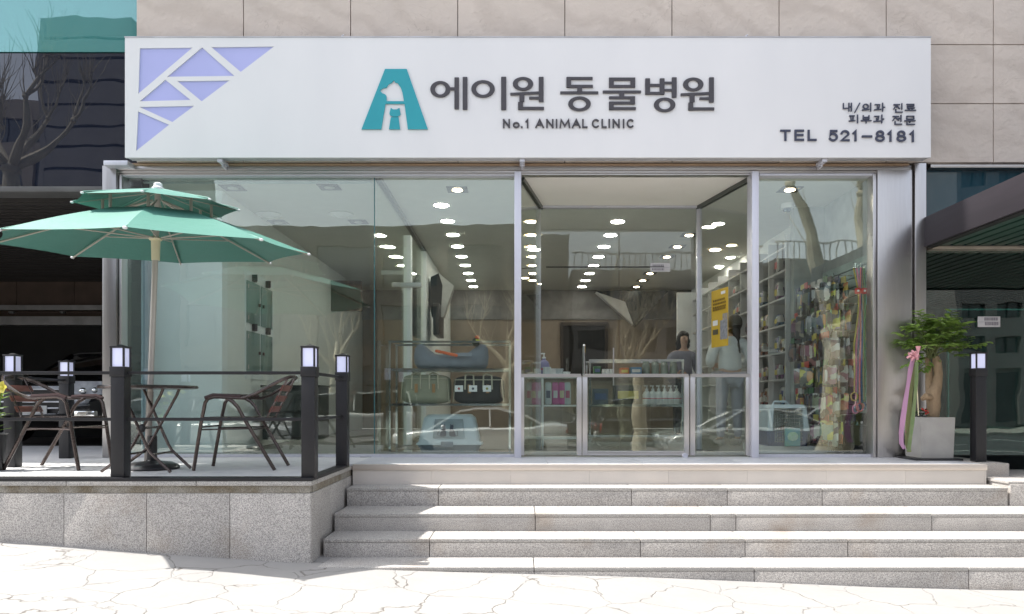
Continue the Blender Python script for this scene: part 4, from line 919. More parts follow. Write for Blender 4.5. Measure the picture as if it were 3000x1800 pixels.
    if detail:
        g = MB()
        for k in range(5): z = .40+k*.085; w = .36+.045*k; g.box(2.455, 2.49, -w, w, z, z+.022, bev=.006)
        g.tube([(2.47, -.38, .38), (2.48, -.56, .78), (2.47, .56, .78), (2.47, .38, .38)], .016, 8, closed=True)
        t.part('grille', MB().box(2.40, 2.455, -.52, .52, .37, .80), M_blackp); t.part('grille_trim', g, mat('sky_toned_chrome', (.85, .87, .92), .3, .5, nscale=9, namt=.5))  # trim's pale blue-white base colour stands in for reflected sky
        for s in (1, -1):
            hl = MB().prism([(2.49, s*.52), (2.42, s*.95), (2.05, s*.98), (2.20, s*.52)], .68, .86, axis='z'); h = t.part('headlamp_glass', hl, M_headl)
            t.part('projector', MB().sbox((2.46, s*.72, .73), (.04, .055, .05), 1, 14, 10).sbox((2.42, s*.86, .74), (.04, .045, .045), 1, 14, 10), M_chrome, parent=h)
            t.part('bumper_vent', MB().box(2.36, 2.47, s*.60, s*.88, .36, .46, bev=.02), M_chrome)
        t.part('front_plate', MB().box(2.495, 2.505, -.26, .26, .42, .53, bev=.003), colmat('plate_white', (.7, .7, .68)))
    t.o.location = loc; t.o.rotation_euler = (0, 0, R(rot)); return t.o
def paint(n, c): return mat('paint_'+n, c, .22, .35, nscale=3, namt=.6, ncol=tuple(v*.9 for v in c), coat=1)
make_car('black sedan with chrome barred grille parked in the dark garage bay', paint('black', (.008, .008, .010)), (wx(95, 10)-.0, 9.95+2.45, PZ-.01), -90, 'sedan', None, detail=True)
sedan = make_car('white sedan parked at the kerb behind the photographer', paint('white', (.62, .63, .64)), (-1.1, -4.6, RZ), 180)
make_car('black sport utility car with red tail lights parked at the kerb', paint('graphite', (.03, .03, .033)), (4.6, -6.6, RZ), 0, 'suv')
make_car('silver sedan parked at the kerb right of the photographer', paint('silver', (.42, .43, .43)), (6.2, -4.5, RZ), 180)
make_car('dark grey sedan driving in the far lane', paint('dark_grey', (.10, .10, .11)), (1.0, -10, RZ), 0, 'sedan', 'cars on the road')
make_car('white van standing in the far lane', paint('offwhite', (.6, .6, .58)), (-6.5, -13, RZ), 180, 'van', 'cars on the road')
make_car('pale silver sedan in the far lane by the bare trees', paint('pale_silver', (.5, .52, .53)), (10.5, -10.2, RZ), 180, 'sedan', 'cars on the road')
make_car('white hatch standing far left on the road', paint('white', (.62, .63, .64)), (-8.2, -4.7, RZ), 0, 'suv')
# ================================================================ BARE TREES
M_plane = mat('plane_bark', (.52, .475, .375), .8, nscale=5, namt=.15, ncol=(.28, .245, .18), bump=.8, bscale=22, stretch=(1, 1, .6))
M_twig = mat('twig_bark', (.55, .5, .4), .8, nscale=9, namt=.3, ncol=(.24, .21, .15))
def bare_tree(label, loc, seed, tr=.2, th=2.4, limbs=4, ll=1.5, shoots=7, sh=1.1, lean=(0, 0), dirs=None):
    rn = random.Random(seed); t = Thing('pollarded_tree', label, 'tree', loc, 0, 'bare pollarded plane trees along the street'); b = Vector(loc); mt = MB(); ms = MB()
    P = []; Rr = []
    for i in range(9):
        u = i/8; P.append(b+Vector((lean[0]*u+rn.uniform(-.05, .05), lean[1]*u+rn.uniform(-.05, .05), th*u))); Rr.append(tr*(1.25-.35*u)*rn.uniform(.93, 1.08)*(1.25 if i == 0 else 1))
    mt.tube(P, Rr, 14); topp = P[-1]
    def knob(p, r): mt.sbox(p, (r, r, r*.9), 1, 12, 8, f=lambda q: q*(1+.25*noise.noise(q*2.3+Vector((seed, p.x, 0)))))
    knob(topp, tr*1.2)
    def limb(p, d, L, r, lvl):
        pts = [p]; rr = [r]; q = p; dd = d.normalized()
        for i in range(6):
            dd = (dd+Vector((rn.uniform(-.25, .25), rn.uniform(-.25, .25), rn.uniform(-.02, .3)))).normalized(); q = q+dd*L/6; pts.append(q); rr.append(r*(1-.6*(i+1)/6)*rn.uniform(.85, 1.25))
        mt.tube(pts, rr, 9); knob(q, rr[-1]*1.5)
        if lvl > 0:
            for k in range(2 if lvl == 1 else 3):
                limb(q, dd+Vector((rn.uniform(-.9, .9), rn.uniform(-.9, .9), rn.uniform(.1, .8))), L*.62, rr[-1]*.85, lvl-1)
        for k in range(int(shoots*1.8) if lvl == 0 else shoots):
            s0 = pts[-1] if k % 2 else pts[rn.randint(3, 6)]; v = (dd*.3+Vector((rn.uniform(-.7, .7), rn.uniform(-.7, .7), 1))).normalized(); H = sh*rn.uniform(.25, 1.15); sp = [s0]
            for i in range(4): v = (v+Vector((rn.uniform(-.2, .2), rn.uniform(-.2, .2), .08))).normalized(); sp.append(sp[-1]+v*H/4)
            ms.tube(sp, [.013, .010, .008, .006, .003], 4, cap=False)
    for k in range(limbs):
        d = Vector(dirs[k]) if dirs else Vector((math.cos(k*2*PI/limbs+seed), math.sin(k*2*PI/limbs+seed), rn.uniform(.6, 1.3)))
        limb(topp, d, ll*rn.uniform(.8, 1.1), tr*.62, 1)
    t.part('trunk', mt, M_plane); t.part('crown', ms, M_twig, smooth=None); return t.o
bare_tree('thick bare street tree forked low, reflected in the right window', (5.3, 3.0, pave_z(5, 3)-.1), 5, .25, 2.6, 3, 2.6, 8, 1.0, lean=(.1, 0), dirs=[(-.25, -.1, 1.2), (.45, .1, 1.1), (1.1, -.2, 1.3)])
bare_tree('bare plane tree with knobby fork at the kerb', (2.9, -2.4, RZ), 11, .15, 2.35, 4, 1.5, 9, 1.2, dirs=[(-.5, 0, 1.1), (.5, -.1, 1), (.1, .5, 1), (.9, 0, .5)])
bare_tree('slim bare plane tree behind the white sedan', (-.35, -4.0-3.2, RZ), 17, .14, 2.6, 4, 1.3, 9, 1.2)
0 and bare_tree('bare tree left of the photographer with upright shoots', (-3.7, -2.0, pave_z(-4, -2)-.1), 23, .16, 3.6, 4, 1.9, 10, 1.3)
bare_tree('tall bare tree farther left along the kerb', (-13.5, -4.2, RZ), 31, .2, 7.8, 5, 2.0, 10, 1.5)
bare_tree('bare tree on the far pavement, middle', (5.8, -20.6, RZ+.1), 41, .22, 3.2, 5, 1.9, 7, 1.6)
bare_tree('bare tree on the far pavement, right', (16.5, -20.8, RZ+.1), 47, .22, 3.2, 5, 1.9, 7, 1.6)
bare_tree('bare tree on the far pavement, left', (-9, -20.6, RZ+.1), 53, .22, 3.2, 5, 1.9, 7, 1.6)
# ================================================================ BUILDINGS ACROSS THE STREET
def facade(name, label, x0, x1, y, h, wallm, floors, bays, wm, top='parapet', band=False, gf=4.2):
    t = Thing(name, label, 'building', ((x0+x1)/2, y-6, RZ)); z0_ = RZ
    t.part('wall', MB().box(x0, x1, y-12, y-.3, z0_, z0_+h), wallm)
    fh = (h-gf-.6)/max(floors, 1); mb = MB()
    # street face as piers and spandrels standing proud of the recessed windows
    bw_ = (x1-x0)/bays
    for i in range(bays+1): c = x0+i*bw_; mb.box(max(c-.3, x0), min(c+.3, x1), y-.299, y, z0_+.1, z0_+h-.3)
    for k in range(floors+1): z = z0_+gf+k*fh; mb.box(x0+.001, x1-.001, y-.298, y-.012, z-.55, z+.55 if k < floors else z0_+h)
    t.part('facing', mb, wallm)
    for k in range(floors):
        for i in range(bays):
            a_ = x0+i*bw_+.32; b_ = x0+(i+1)*bw_-.32; za = z0_+gf+k*fh+.56; zb = z0_+gf+(k+1)*fh-.56
            f = t.part('window', MB().box(a_, b_, y-.29, y-.26, za, zb), wm)
            t.part('window_frame', MB().box((a_+b_)/2-.03, (a_+b_)/2+.03, y-.259, y-.2, za, zb).box(a_, b_, y-.259, y-.21, za, za+.08), M_blackp, parent=f)
    for i in range(bays):
        a_ = x0+i*bw_+.32; b_ = x0+(i+1)*bw_-.32; t.part('shop_window', MB().box(a_, b_, y-.28, y-.25, z0_+.3, z0_+gf-.8), wm)
    if top == 'rail':
        mb = MB(); n = int((x1-x0)/.35)
        for i in range(n): x = x0+(i+.5)*(x1-x0)/n; mb.box(x-.03, x+.03, y-.15, y-.09, z0_+h, z0_+h+1)
        mb.box(x0, x1, y-.17, y-.07, z0_+h+1.001, z0_+h+1.08); t.part('roof_railing', mb, mat('rail_white', (.55, .55, .55), .5, nscale=4, namt=.4))
    return t
M_cgrey = mat('grey_cladding', (.26, .25, .245), .7, nscale=1.2, namt=.4, ncol=(.2, .19, .19), isl=.05); M_ctan = mat('tan_cladding', (.36, .32, .28), .8, nscale=1.2, namt=.4, ncol=(.3, .26, .22), isl=.05)
M_cbrown = mat('brown_cladding', (.11, .095, .085), .7, nscale=1.2, namt=.4, isl=.05); M_wdark = mat('far_window', (.07, .08, .09), .1, nscale=2, namt=.4, coat=.5)
facade('office_tower', 'tall grey banded tower reflected in the left spandrel glass', -27.7, -22.3, -27, 23.8, M_cgrey, 15, 1, M_wdark)
facade('apartment_block', 'low tan block at the far left end of the street', -45, -29, -32, 21, M_ctan, 6, 6, M_wdark)
facade('office_block', 'brown grey office block opposite the clinic', -19, 3, -26, 11.5, M_cbrown, 2, 6, M_wdark)
facade('white_block', 'pale low building with roof terrace rail across the street', 3.3, 14, -27, 9.6, M_cgrey, 2, 4, M_wdark, top='rail')
facade('brown_block', 'dark brown building beside the roof terrace building', 14.3, 22, -26, 9.6, M_cbrown, 2, 3, M_wdark, top='rail')
facade('slab_block', 'tall pale slab block at the right end of the street', 27, 50, -30, 21, M_cgrey, 8, 11, M_wdark)
# oval shop sign across the street
oc = (13.9, -24.9, E+2.75)
OS = Thing('oval_sign', 'black oval shop sign with white capitals across the street', 'sign', oc)
OS.part('board', MB().lathe([(.78, -.05), (.80, 0), (.78, .05)], (0, 0, 0), 36).xf(Matrix.Translation(oc) @ Matrix.Diagonal((1, 1, .28, 1)) @ Matrix.Rotation(R(90), 4, 'X')), M_blackp)
tm = text_obj('SAMSUNG', -.58, .58, -.07, .07, 0, .02, .02); tm.xf(Matrix.Translation((oc[0], oc[1]+.06, oc[2])) @ Matrix.Rotation(PI, 4, 'Z')); OS.part('lettering', tm, M_white, smooth=None, fixn=False)
OS.part('pole', MB().tube([(oc[0], oc[1]-.08, RZ+.14), (oc[0], oc[1]-.08, oc[2])], .05, 10), M_rim)
# ================================================================ CEILING LIGHTS
M_lit = mat('lamp_lit', (1, .97, .9), .4, emit=14, ncol=(1, .95, .86))
M_litw = mat('lamp_lit_warm', (1, .8, .55), .4, emit=9, ncol=(1, .72, .42))
M_ringw = mat('white_trim', (.75, .74, .72), .4, nscale=9, namt=.5, ncol=(.7, .69, .67))
def downlight(label, x, y, r=.088, warm=False, sq=False, lit=True, group=None):
    t = Thing('ceiling_light', label, 'ceiling light', (x, y, CZ), 0, group)
    if sq:
        t.part('frame', MB().box(x-.115, x+.115, y-.115, y+.115, CZ-.008, CZ-.001), M_blackp)
        t.part('lamp', MB().lathe([(.058, -.012), (.058, -.0085)], (x, y, CZ), 20), M_litw if lit else mat('lamp_unlit', (.5, .5, .48), .3, nscale=9, namt=.5))
        if lit: t.part('core', MB().lathe([(.046, -.016), (.046, -.0125)], (x, y, CZ), 20), M_lit)
    else:
        t.part('trim', MB().lathe([(r+.012, -.007), (r+.008, -.001)], (x, y, CZ), 24), M_litw if warm else M_ringw)
        t.part('lamp', MB().lathe([(r, -.012), (r, -.0075)], (x, y, CZ), 24), M_lit)
rows = [('left', wx(1293, 8.9), -1, 9, 8.9), ('middle', wx(1810, 9.71), 0, 8, 9.71)]
x = wx(1293, 8.9)
for i in range(9): downlight(f'round ceiling downlight, {ORD[i]} from the window in the row left of the entrance', x, 8.9+.785*i, group='round downlights in rows across the shop ceiling')
x = wx(1810, 9.71)
for i in range(8):
    downlight(f'round ceiling downlight, {ORD[i]} from the entrance in the row behind the porch', x, 9.71+.785*i, group='round downlights in rows across the shop ceiling')
x = wx(2019, 10.5)
for i in range(7):
    downlight(f'warm square ceiling spotlight, {ORD[i]} from the entrance in the right hand row', x, 10.5+.785*i, sq=True, group='square spotlights in the right hand row')
x = wx(1556, 9.72)
for i in range(7):
    downlight(f'small orange ceiling spotlight, {ORD[i]} from the window in the porch corner row', x+.02*i, 9.72+.785*i, r=.062, warm=True, group='warm spotlights by the porch corner')
for i in range(5): downlight(f'round downlight, {ORD[i]} from the window in the row behind the glass partition', -1.97, 10.53+.785*i, r=.075, group='downlights of the left room')
for i, (px, py) in enumerate([(2104, 655), (2095, 732), (2140, 754), (2185, 766), (2107, 780)]):
    D = F*2.375/(CY-py); downlight(f'ceiling downlight above the standing woman, {ORD[i]} from the window', wx(px, D), D, r=.075, warm=(i == 1), group='downlights above the right shelves')
D = 8.25
downlight('lit square framed spotlight in the ceiling above the pet bed rack', wx(1340, D), D, sq=True)
downlight('lit square framed spotlight in the ceiling of the right window', wx(2314, D), D, sq=True)
for i, (px, py) in enumerate([(682, 550), (965, 548), (815, 651), (1050, 650)]):
    D = F*2.375/(CY-py); downlight(['unlit square spotlight above the parasol, front left of the left room', 'unlit square spotlight at the front right of the left room', 'unlit square spotlight at the back left of the left room', 'unlit square spotlight at the back right of the left room'][i], wx(px, D), D, sq=True, lit=False, group='unlit square spotlights of the left room')
mb = MB()
for i, (px, py) in enumerate([(787, 627), (1000, 627)]):
    D = F*2.375/(CY-py); c = (wx(px, D), D, CZ); single('air_vent', MB().lathe([(.15, -.001), (.16, -.012), (.10, -.03), (.085, -.018), (.05, -.04), (0, -.04)], c, 24), M_ringw, ['round white air outlet in the ceiling, left of the pair', 'round white air outlet in the ceiling, right of the pair'][i], 'air vent', c, 'round air outlets in the left room ceiling')
# dome camera
D = F*2.375/(CY-598); c = (wx(2306, D), D, CZ); DC = Thing('dome_camera', 'white dome security camera on the ceiling behind the right window', 'camera', c)
DC.part('housing', MB().lathe([(.075, -.001), (.075, -.045), (.068, -.055), (.05, -.058)], c, 24), M_white); DC.part('dome', MB().lathe([(.05, -.058), (.047, -.08), (.03, -.098), (0, -.104)], c, 20), mat('smoky_dome', (.08, .12, .17), .05, coat=1))
# roller blind rail at the head of the left window
single('blind_rail', MB().box(wx(372, 7.78), wx(1090, 7.78), 7.76, 7.80, wz(529, 7.78), wz(523, 7.78), bev=.004).box(wx(372, 7.78), wx(1090, 7.78), 7.765, 7.795, wz(538, 7.78), wz(533, 7.78)), mat('blind_alu', (.50, .56, .55), .35, .3, nscale=6, namt=.5), 'pale roller blind rail along the head of the left window', 'blind rail', (wx(730, 7.78), 7.78, wz(530, 7.78)))
CD = Thing('pull_string', 'thin white pull string with a handle hanging in the narrow left side pane', 'pull string', W(364, 765, 7.78)); CD.part('string', MB().tube([W(366, 560, 7.78), W(364, 940, 7.78)], .003, 5), M_white); CD.part('handle', MB().sbox(W(364, 953, 7.78), (.012, .01, .045), .6, 8, 8), M_white)
# ================================================================ CAGE LOCKERS ON THE LEFT WALL
CG = Thing('cage_cabinet', 'white pet cage cabinet with four glass doors and red brown latches', 'cabinet', (IX0, 9.5, PZ))
CG.part('carcass', MB().box(IX0+.001, IX0+.012, 8.98, 10.0, wz(1110, 9), wz(790, 9)), M_iwallb)
M_lockg = mat('green_lock_glass', (.20, .30, .28), .5, nscale=2, namt=.5, ncol=(.18, .27, .25))
k = 0
for (za, zb) in ((wz(945, 9), wz(821, 9)), (wz(1090, 9), wz(969, 9))):
    for (ya, yb) in ((9.0, 9.44), (9.50, 9.92)):
        d = CG.part('cage_door', MB().box(IX0+.013, IX0+.026, ya, yb, za, zb, bev=.003), M_lockg)
        hy = yb if ya < 9.3 else ya; mb = MB().box(IX0+.027, IX0+.05, hy-.05 if ya < 9.3 else hy+.03, hy-.03 if ya < 9.3 else hy+.05, (za+zb)/2-.02, (za+zb)/2+.02); CG.part('latch', mb, colmat('latch', (.08, .04, .035)), parent=d)
        hz = ya+.02 if ya < 9.3 else yb-.04; CG.part('hinge', MB().box(IX0+.027, IX0+.033, hz, hz+.02, zb-.09, zb-.04).box(IX0+.027, IX0+.033, hz, hz+.02, za+.04, za+.09), M_steel, parent=d)
        CG.part('number_plate', MB().box(IX0+.014, IX0+.05, (ya+yb)/2-.02, (ya+yb)/2+.05, zb+.015, zb+.10).box(IX0+.014, IX0+.08, (ya+yb)/2-.03, (ya+yb)/2-.02, zb+.015, zb+.10), colmat('lamp_bracket', (.05, .03, .03)))
# skirting cabinets low in the left room
single('trolley', MB().box(-3.2, -2.5, 9.2, 9.22, PZ+.1, PZ+.75).box(-3.2, -3.18, 9.22, 9.7, PZ+.1, PZ+.75).box(-2.52, -2.5, 9.22, 9.7, PZ+.1, PZ+.75).box(-3.22, -2.48, 9.18, 9.72, PZ+.75, PZ+.78, bev=.005).box(-3.15, -2.55, 9.17, 9.2, PZ+.14, PZ+.42, bev=.006).box(-3.15, -2.55, 9.17, 9.2, PZ+.45, PZ+.72, bev=.006), mat('dark_trolley', (.07, .075, .07), .4, nscale=4, namt=.4), 'dark drawer trolley behind the right cafe chair in the left room', 'trolley', (-2.85, 9.45, PZ))
# ================================================================ CHROME DISPLAY RACK WITH PET GOODS
rx0, rx1, ry0, ry1 = -1.42, -.10, 8.12, 8.58
RK = Thing('display_rack', 'chrome and glass display rack holding the pet bed and carriers', 'rack', ((rx0+rx1)/2, 8.35, PZ))
tiers = [wz(1000, ry0), wz(1081, ry0), wz(1184, ry0), wz(1326, ry0)]
for x in (rx0, rx1):
    for y in (ry0, ry1): RK.part('upright', MB().box(x-.012, x+.012, y-.012, y+.012, PZ+.005, tiers[0]), M_chrome)
for i, z in enumerate(tiers):
    RK.part('shelf_rail', MB().box(rx0-.013, rx1+.013, ry0-.016, ry0-.013, z-.02, z+.004).box(rx0-.013, rx1+.013, ry1-.013, ry1+.013, z-.02, z+.004).box(rx0-.013, rx0+.01, ry0-.012, ry1-.014, z-.02, z+.0035).box(rx1-.01, rx1+.013, ry0-.012, ry1-.014, z-.02, z+.0035), M_chrome)
    if i: RK.part('glass_shelf', MB().box(rx0+.012, rx1-.012, ry0-.01, ry1-.015, z-.008, z+.002), M_glass_clear)
# dog bed
bz = tiers[1]+.003; bx, by = wx(1321, 8.25), 8.34
DB = Thing('pet_bed', 'padded slate blue pet bed with high ends on the upper rack tier', 'pet bed', (bx, by, bz))
secs = []; n = 44
for k in range(n):
    a_ = 2*PI*k/n; ca, sa = math.cos(a_), math.sin(a_); ex = math.copysign(abs(ca)**.55, ca); ey = math.copysign(abs(sa)**.55, sa)
    hgt = .15+.135*max(0, (abs(ex)-.45)/.55)**1.1; hgt = hgt if ey < .2 else max(hgt, .18)
    cx_ = bx+ex*.345; cy_ = by+ey*.16; w = .075; o_ = Vector((ex, ey*.8, 0)).normalized(); g = []
    for j in range(12):
        b_ = 2*PI*j/12; cr = 1+.03*math.sin(k*3.1+j); g.append(tuple(Vector((cx_, cy_, bz+hgt/2))+o_*w*math.cos(b_)*cr+Vector((0, 0, 1))*(hgt/2)*math.copysign(abs(math.sin(b_))**.75, math.sin(b_))*cr))
    secs.append(g)
secs.append(secs[0])
M_slate = mat('slate_fabric', (.17, .20, .24), .85, nscale=12, namt=.3, ncol=(.13, .155, .19), bump=.4, bscale=160)
DB.part('bolster', MB().loft(secs, cap=False), M_slate, smooth=60); DB.part('cushion', MB().sbox((bx, by, bz+.05), (.34, .15, .045), .5), M_slate, smooth=60)
DB.part('name_patch', MB().box(wx(1335, 8.09), wx(1382, 8.09), 8.085, 8.1, wz(1044, 8.09), wz(1034, 8.09)), colmat('patch', (.25, .28, .33)))
TY = Thing('rope_toy', 'orange knotted rope toy lying on the front of the pet bed', 'toy', W(1308, 1036, 8.1)); mb = MB()
for i in range(9): mb.sbox(W(1280+i*7, 1029+i*1.6, 8.09), (.022, .02, .017), .8, 8, 6)
TY.part('rope', mb, colmat('orange_rope', (.65, .12, .03))); 
DK = Thing('bird_toy', 'small dark bird toy with orange head on the right end of the pet bed', 'toy', W(1394, 1000, 8.2)); DK.part('body', MB().sbox(W(1394, 1003, 8.2), (.045, .04, .05), .9, 12, 8), colmat('toy_dark', (.03, .035, .02))); DK.part('head', MB().sbox(W(1398, 990, 8.2), (.027, .027, .027), 1, 10, 8), colmat('toy_orange', (.6, .1, .02))); DK.part('scarf', MB().lathe([(.035, -.01), (.04, 0), (.035, .01)], W(1396, 998, 8.2), 12), colmat('toy_yellow', (.6, .6, .05)))
# carriers
def carrier(label, px0_, px1_, ptop, z0_, m, tabm, D, cards=0):
    xa, xb = wx(px0_, D), wx(px1_, D); zt_ = wz(ptop, D); t = Thing('pet_carrier', label, 'pet carrier', ((xa+xb)/2, D+.15, z0_), 0, 'soft pet carriers on the middle rack tier'); cx_ = (xa+xb)/2; hx = (xb-xa)/2; hz = (zt_-z0_)/2
    t.part('bag', MB().sbox((cx_, D+.15, z0_+hz), (hx, .15, hz), .42, 28, 16), m, smooth=60)
    t.part('piping', MB().tube([(cx_-hx*.97, D-.002, z0_+.02), (cx_-hx*.9, D-.004, z0_+hz*1.7), (cx_+hx*.9, D-.004, z0_+hz*1.7), (cx_+hx*.97, D-.002, z0_+.02)], .006, 6), tabm)
    for s in (-.35, .35):
        t.part('strap', MB().tube([(cx_+hx*s-.05, D-.004, z0_+hz), (cx_+hx*s-.045, D-.006, zt_), (cx_+hx*s-.02, D+.08, zt_+.02), (cx_+hx*s+.045, D-.006, zt_), (cx_+hx*s+.05, D-.004, z0_+hz)], .01, 6), tabm)
        t.part('leather_tab', MB().box(cx_+hx*s-.018, cx_+hx*s+.018, D-.014, D-.004, z0_+hz*.75, z0_+hz*1.35, bev=.004), colmat('tan_leather', (.40, .22, .09)))
    for q in range(cards):
        x = cx_-hx*.75+q*.155
        c = t.part('price_card', MB().box(x-.045, x+.045, D-.02, D-.017, z0_+hz*.85, z0_+hz*1.3), M_white)
        t.part('card_mark', MB().lathe([(.014, 0), (.014, .002)], (0, 0, 0), 14).xf(Matrix.Translation((x, D-.0205, z0_+hz*1.07)) @ Matrix.Rotation(R(90), 4, 'X')), [colmat('mark_red', (.4, .1, .1)), M_navy, colmat('mark_olive', (.3, .3, .05))][q], parent=c)
carrier('khaki soft pet carrier with tan leather tabs on the middle rack tier', 1172, 1318, 1097, tiers[2]+.003, mat('khaki_canvas', (.30, .30, .22), .85, nscale=9, namt=.3, ncol=(.25, .25, .18), bump=.3, bscale=150), colmat('cream_strap', (.45, .42, .32), .8), 8.16)
carrier('dark brown soft pet carrier with cream straps and three white cards', 1326, 1478, 1101, tiers[2]+.003, mat('brown_canvas', (.05, .042, .038), .85, nscale=9, namt=.3, ncol=(.035, .03, .028), bump=.3, bscale=150), colmat('cream_strap', (.45, .42, .32), .8), 8.16, cards=3)
# covered litter box
LB = Thing('litter_box', 'pale blue grey covered litter box with two cat silhouettes on the flap', 'litter box', (wx(1315, 8.2), 8.35, PZ+.02))
D = 8.2; z0_ = PZ+.015; zb = wz(1302, D); zt_ = wz(1215, D)
def rrect(xa, xb, ya, yb, z, c): return [(xa+c, ya, z), (xb-c, ya, z), (xb, ya+c, z), (xb, yb-c, z), (xb-c, yb, z), (xa+c, yb, z), (xa, yb-c, z), (xa, ya+c, z)]
M_lb = mat('pale_blue_plastic', (.56, .62, .66), .35, nscale=4, namt=.6, ncol=(.53, .59, .63)); M_lb2 = mat('grey_blue_plastic', (.22, .26, .31), .4, nscale=4, namt=.6, ncol=(.2, .24, .29))
LB.part('base', MB().loft([rrect(wx(1232, D), wx(1398, D), D+.03, D+.36, z0_, .03), rrect(wx(1222, D), wx(1408, D), D, D+.38, zb-.01, .04)]), M_lb2)
hd = LB.part('hood', MB().loft([rrect(wx(1217, D), wx(1412, D), D-.01, D+.39, zb-.008, .04), rrect(wx(1219, D), wx(1410, D), D-.008, D+.388, zb+.012, .04), rrect(wx(1224, D), wx(1405, D), D+.0, D+.38, zb+.02, .04), rrect(wx(1240, D), wx(1390, D), D+.03, D+.35, zt_-.04, .04), rrect(wx(1252, D), wx(1378, D), D+.06, D+.32, zt_, .05)]), M_lb, smooth=50)
fl = LB.part('flap', MB().prism([(wx(1268, D), zb+.07), (wx(1362, D), zb+.07), (wx(1356, D), zt_-.05), (wx(1274, D), zt_-.05)], D-.004, D+.012), mat('flap_plastic', (.40, .47, .52), .15, nscale=4, namt=.6, coat=.4))
LB.part('latch', MB().box(wx(1292, D), wx(1328, D), D-.03, D-.008, zb-.035, zb+.03, bev=.005), M_lb2)
def catshape(cx_, s, D):
    P = [(0, 0), (.045, 0), (.05, .02), (.035, .07), (.02, .095), (.028, .12), (.02, .145), (.012, .135), (.0, .14), (-.008, .15), (-.012, .12), (-.014, .095), (-.022, .05), (-.02, .01)]
    return [(cx_+s*p[0], zb+.085+p[1]*.95) for p in P]
pl = [catshape(wx(1302, D), -1, D), catshape(wx(1322, D), 1, D)]
mb = MB()
for p in pl: mb.prism(p, D-.009, D-.0045)
for s, px in ((-1, 1302), (1, 1322)): mb.tube([(wx(px, D)+s*.04, D-.007, zb+.09), (wx(px, D)+s*.075, D-.007, zb+.10), (wx(px, D)+s*.07, D-.007, zb+.14), (wx(px, D)+s*.06, D-.007, zb+.15)], .004, 5)
LB.part('cat_silhouettes', mb, M_navy, parent=fl)
# ================================================================ LOW GATES OF THE ENTRANCE
gd = 7.62
def gate(label, xa, xb, D=gd, bottom=True, handle=None):
    a_, b_ = wx(xa, D), wx(xb, D); zt_ = wz(1096, D); z0_ = PZ+.02; w = .052; t = Thing('gate', label, 'gate', ((a_+b_)/2, D, PZ), 0, 'low glazed steel gates of the entrance')
    f = t.part('side_rail', MB().box(a_, a_+w, D-.02, D+.02, z0_, zt_-.034, bev=.003), M_steel); t.part('side_rail', MB().box(b_-w, b_, D-.02, D+.02, z0_, zt_-.034, bev=.003), M_steel)
    t.part('top_rail', MB().prism([(a_, zt_-.0335), (a_+.012, zt_), (b_-.012, zt_), (b_, zt_-.0335)], D-.024, D+.024), M_steel_h)
    if bottom: t.part('bottom_rail', MB().box(a_+w+.001, b_-w-.001, D-.019, D+.019, z0_, z0_+.045, bev=.003), M_steel_h)
    t.part('pane', MB().box(a_+w+.001, b_-w-.001, D-.004, D+.004, z0_+(.046 if bottom else .005), zt_-.035), M_glass)
    return t
gate('fixed low glass gate panel at the left of the entrance', 1521, 1704, bottom=False)
g = gate('swinging low glass gate with upright chrome handle in the entrance middle', 1706, 2018)
g.part('handle', MB().tube([W(1711, 1100, gd-.03), W(1711, 1014, gd-.03)], .013, 10).sbox(W(1711, 1012, gd-.03), (.015, .015, .012), 1, 10, 6), M_chrome)
g.part('wheel', MB().lathe([(.0, -.012), (.026, -.012), (.03, 0), (.026, .012), (0, .012)], (0, 0, 0), 16).xf(Matrix.Translation(W(2007, 1336, gd-.03)) @ Matrix.Rotation(R(90), 4, 'X')), M_alu)
gate('fixed low glass gate panel at the right of the entrance', 2021, 2198, bottom=False)
# ================================================================ COUNTER AND GOODS BEHIND THE DOOR
cd = 10.4; cxa, cxb = wx(1728, cd), wx(2000, cd)
CT = Thing('glass_counter', 'chrome framed glass counter with bottles behind the entrance', 'counter', ((cxa+cxb)/2, cd+.25, PZ)); tz = [wz(1054, cd), wz(1098, cd), wz(1186, cd), PZ+.1]
for x in (cxa, cxb):
    for y in (cd, cd+.5): CT.part('upright', MB().box(x-.014, x+.014, y-.014, y+.014, PZ, tz[0]), M_chrome)
for i, z in enumerate(tz):
    CT.part('shelf_rail', MB().box(cxa-.014, cxb+.014, cd-.018, cd-.015, z-.028, z+.004).box(cxa-.014, cxb+.014, cd+.487, cd+.515, z-.028, z+.004), M_chrome)
    if i: CT.part('glass_shelf', MB().box(cxa+.015, cxb-.015, cd-.01, cd+.48, z-.01, z+.002), M_glass_clear)
def gbox(nm, label, cat, px0_, px1_, py0, pyb, D, c, z0_=None, group=None, dep=.15):
    z = z0_ if z0_ is not None else wz(pyb, D); xa, xb = wx(px0_, D), wx(px1_, D); zt_ = z+(pyb-py0)/F*D
    t = Thing(nm, label, cat, ((xa+xb)/2, D+dep/2, z), 0, group); t.part('box', MB().box(xa, xb, D, D+dep, z, zt_, bev=.006), colmat('pk_%02x%02x%02x' % tuple(int(v*99) for v in c), c))
    t.part('print', MB().box(xa+(xb-xa)*.12, xb-(xb-xa)*.12, D-.003, D-.001, z+(zt_-z)*.3, z+(zt_-z)*.7), colmat('print_%d' % (int(c[0]*50) % 5), [(.7, .7, .68), (.1, .15, .3), (.6, .5, .1), (.5, .1, .1), (.2, .3, .2)][int(c[0]*50) % 5]))
    return t
gbox('product_box', 'orange red product box on the glass counter', 'box', 1818, 1843, 1077, 1097, cd+.1, (.55, .14, .04), tz[1]+.004)
gbox('product_box', 'blue product box with red corner on the glass counter', 'box', 1848, 1880, 1075, 1097, cd+.1, (.10, .25, .42), tz[1]+.004)
gbox('product_box', 'small green product box at the left of the glass counter', 'box', 1740, 1760, 1072, 1097, cd+.15, (.03, .16, .05), tz[1]+.004)
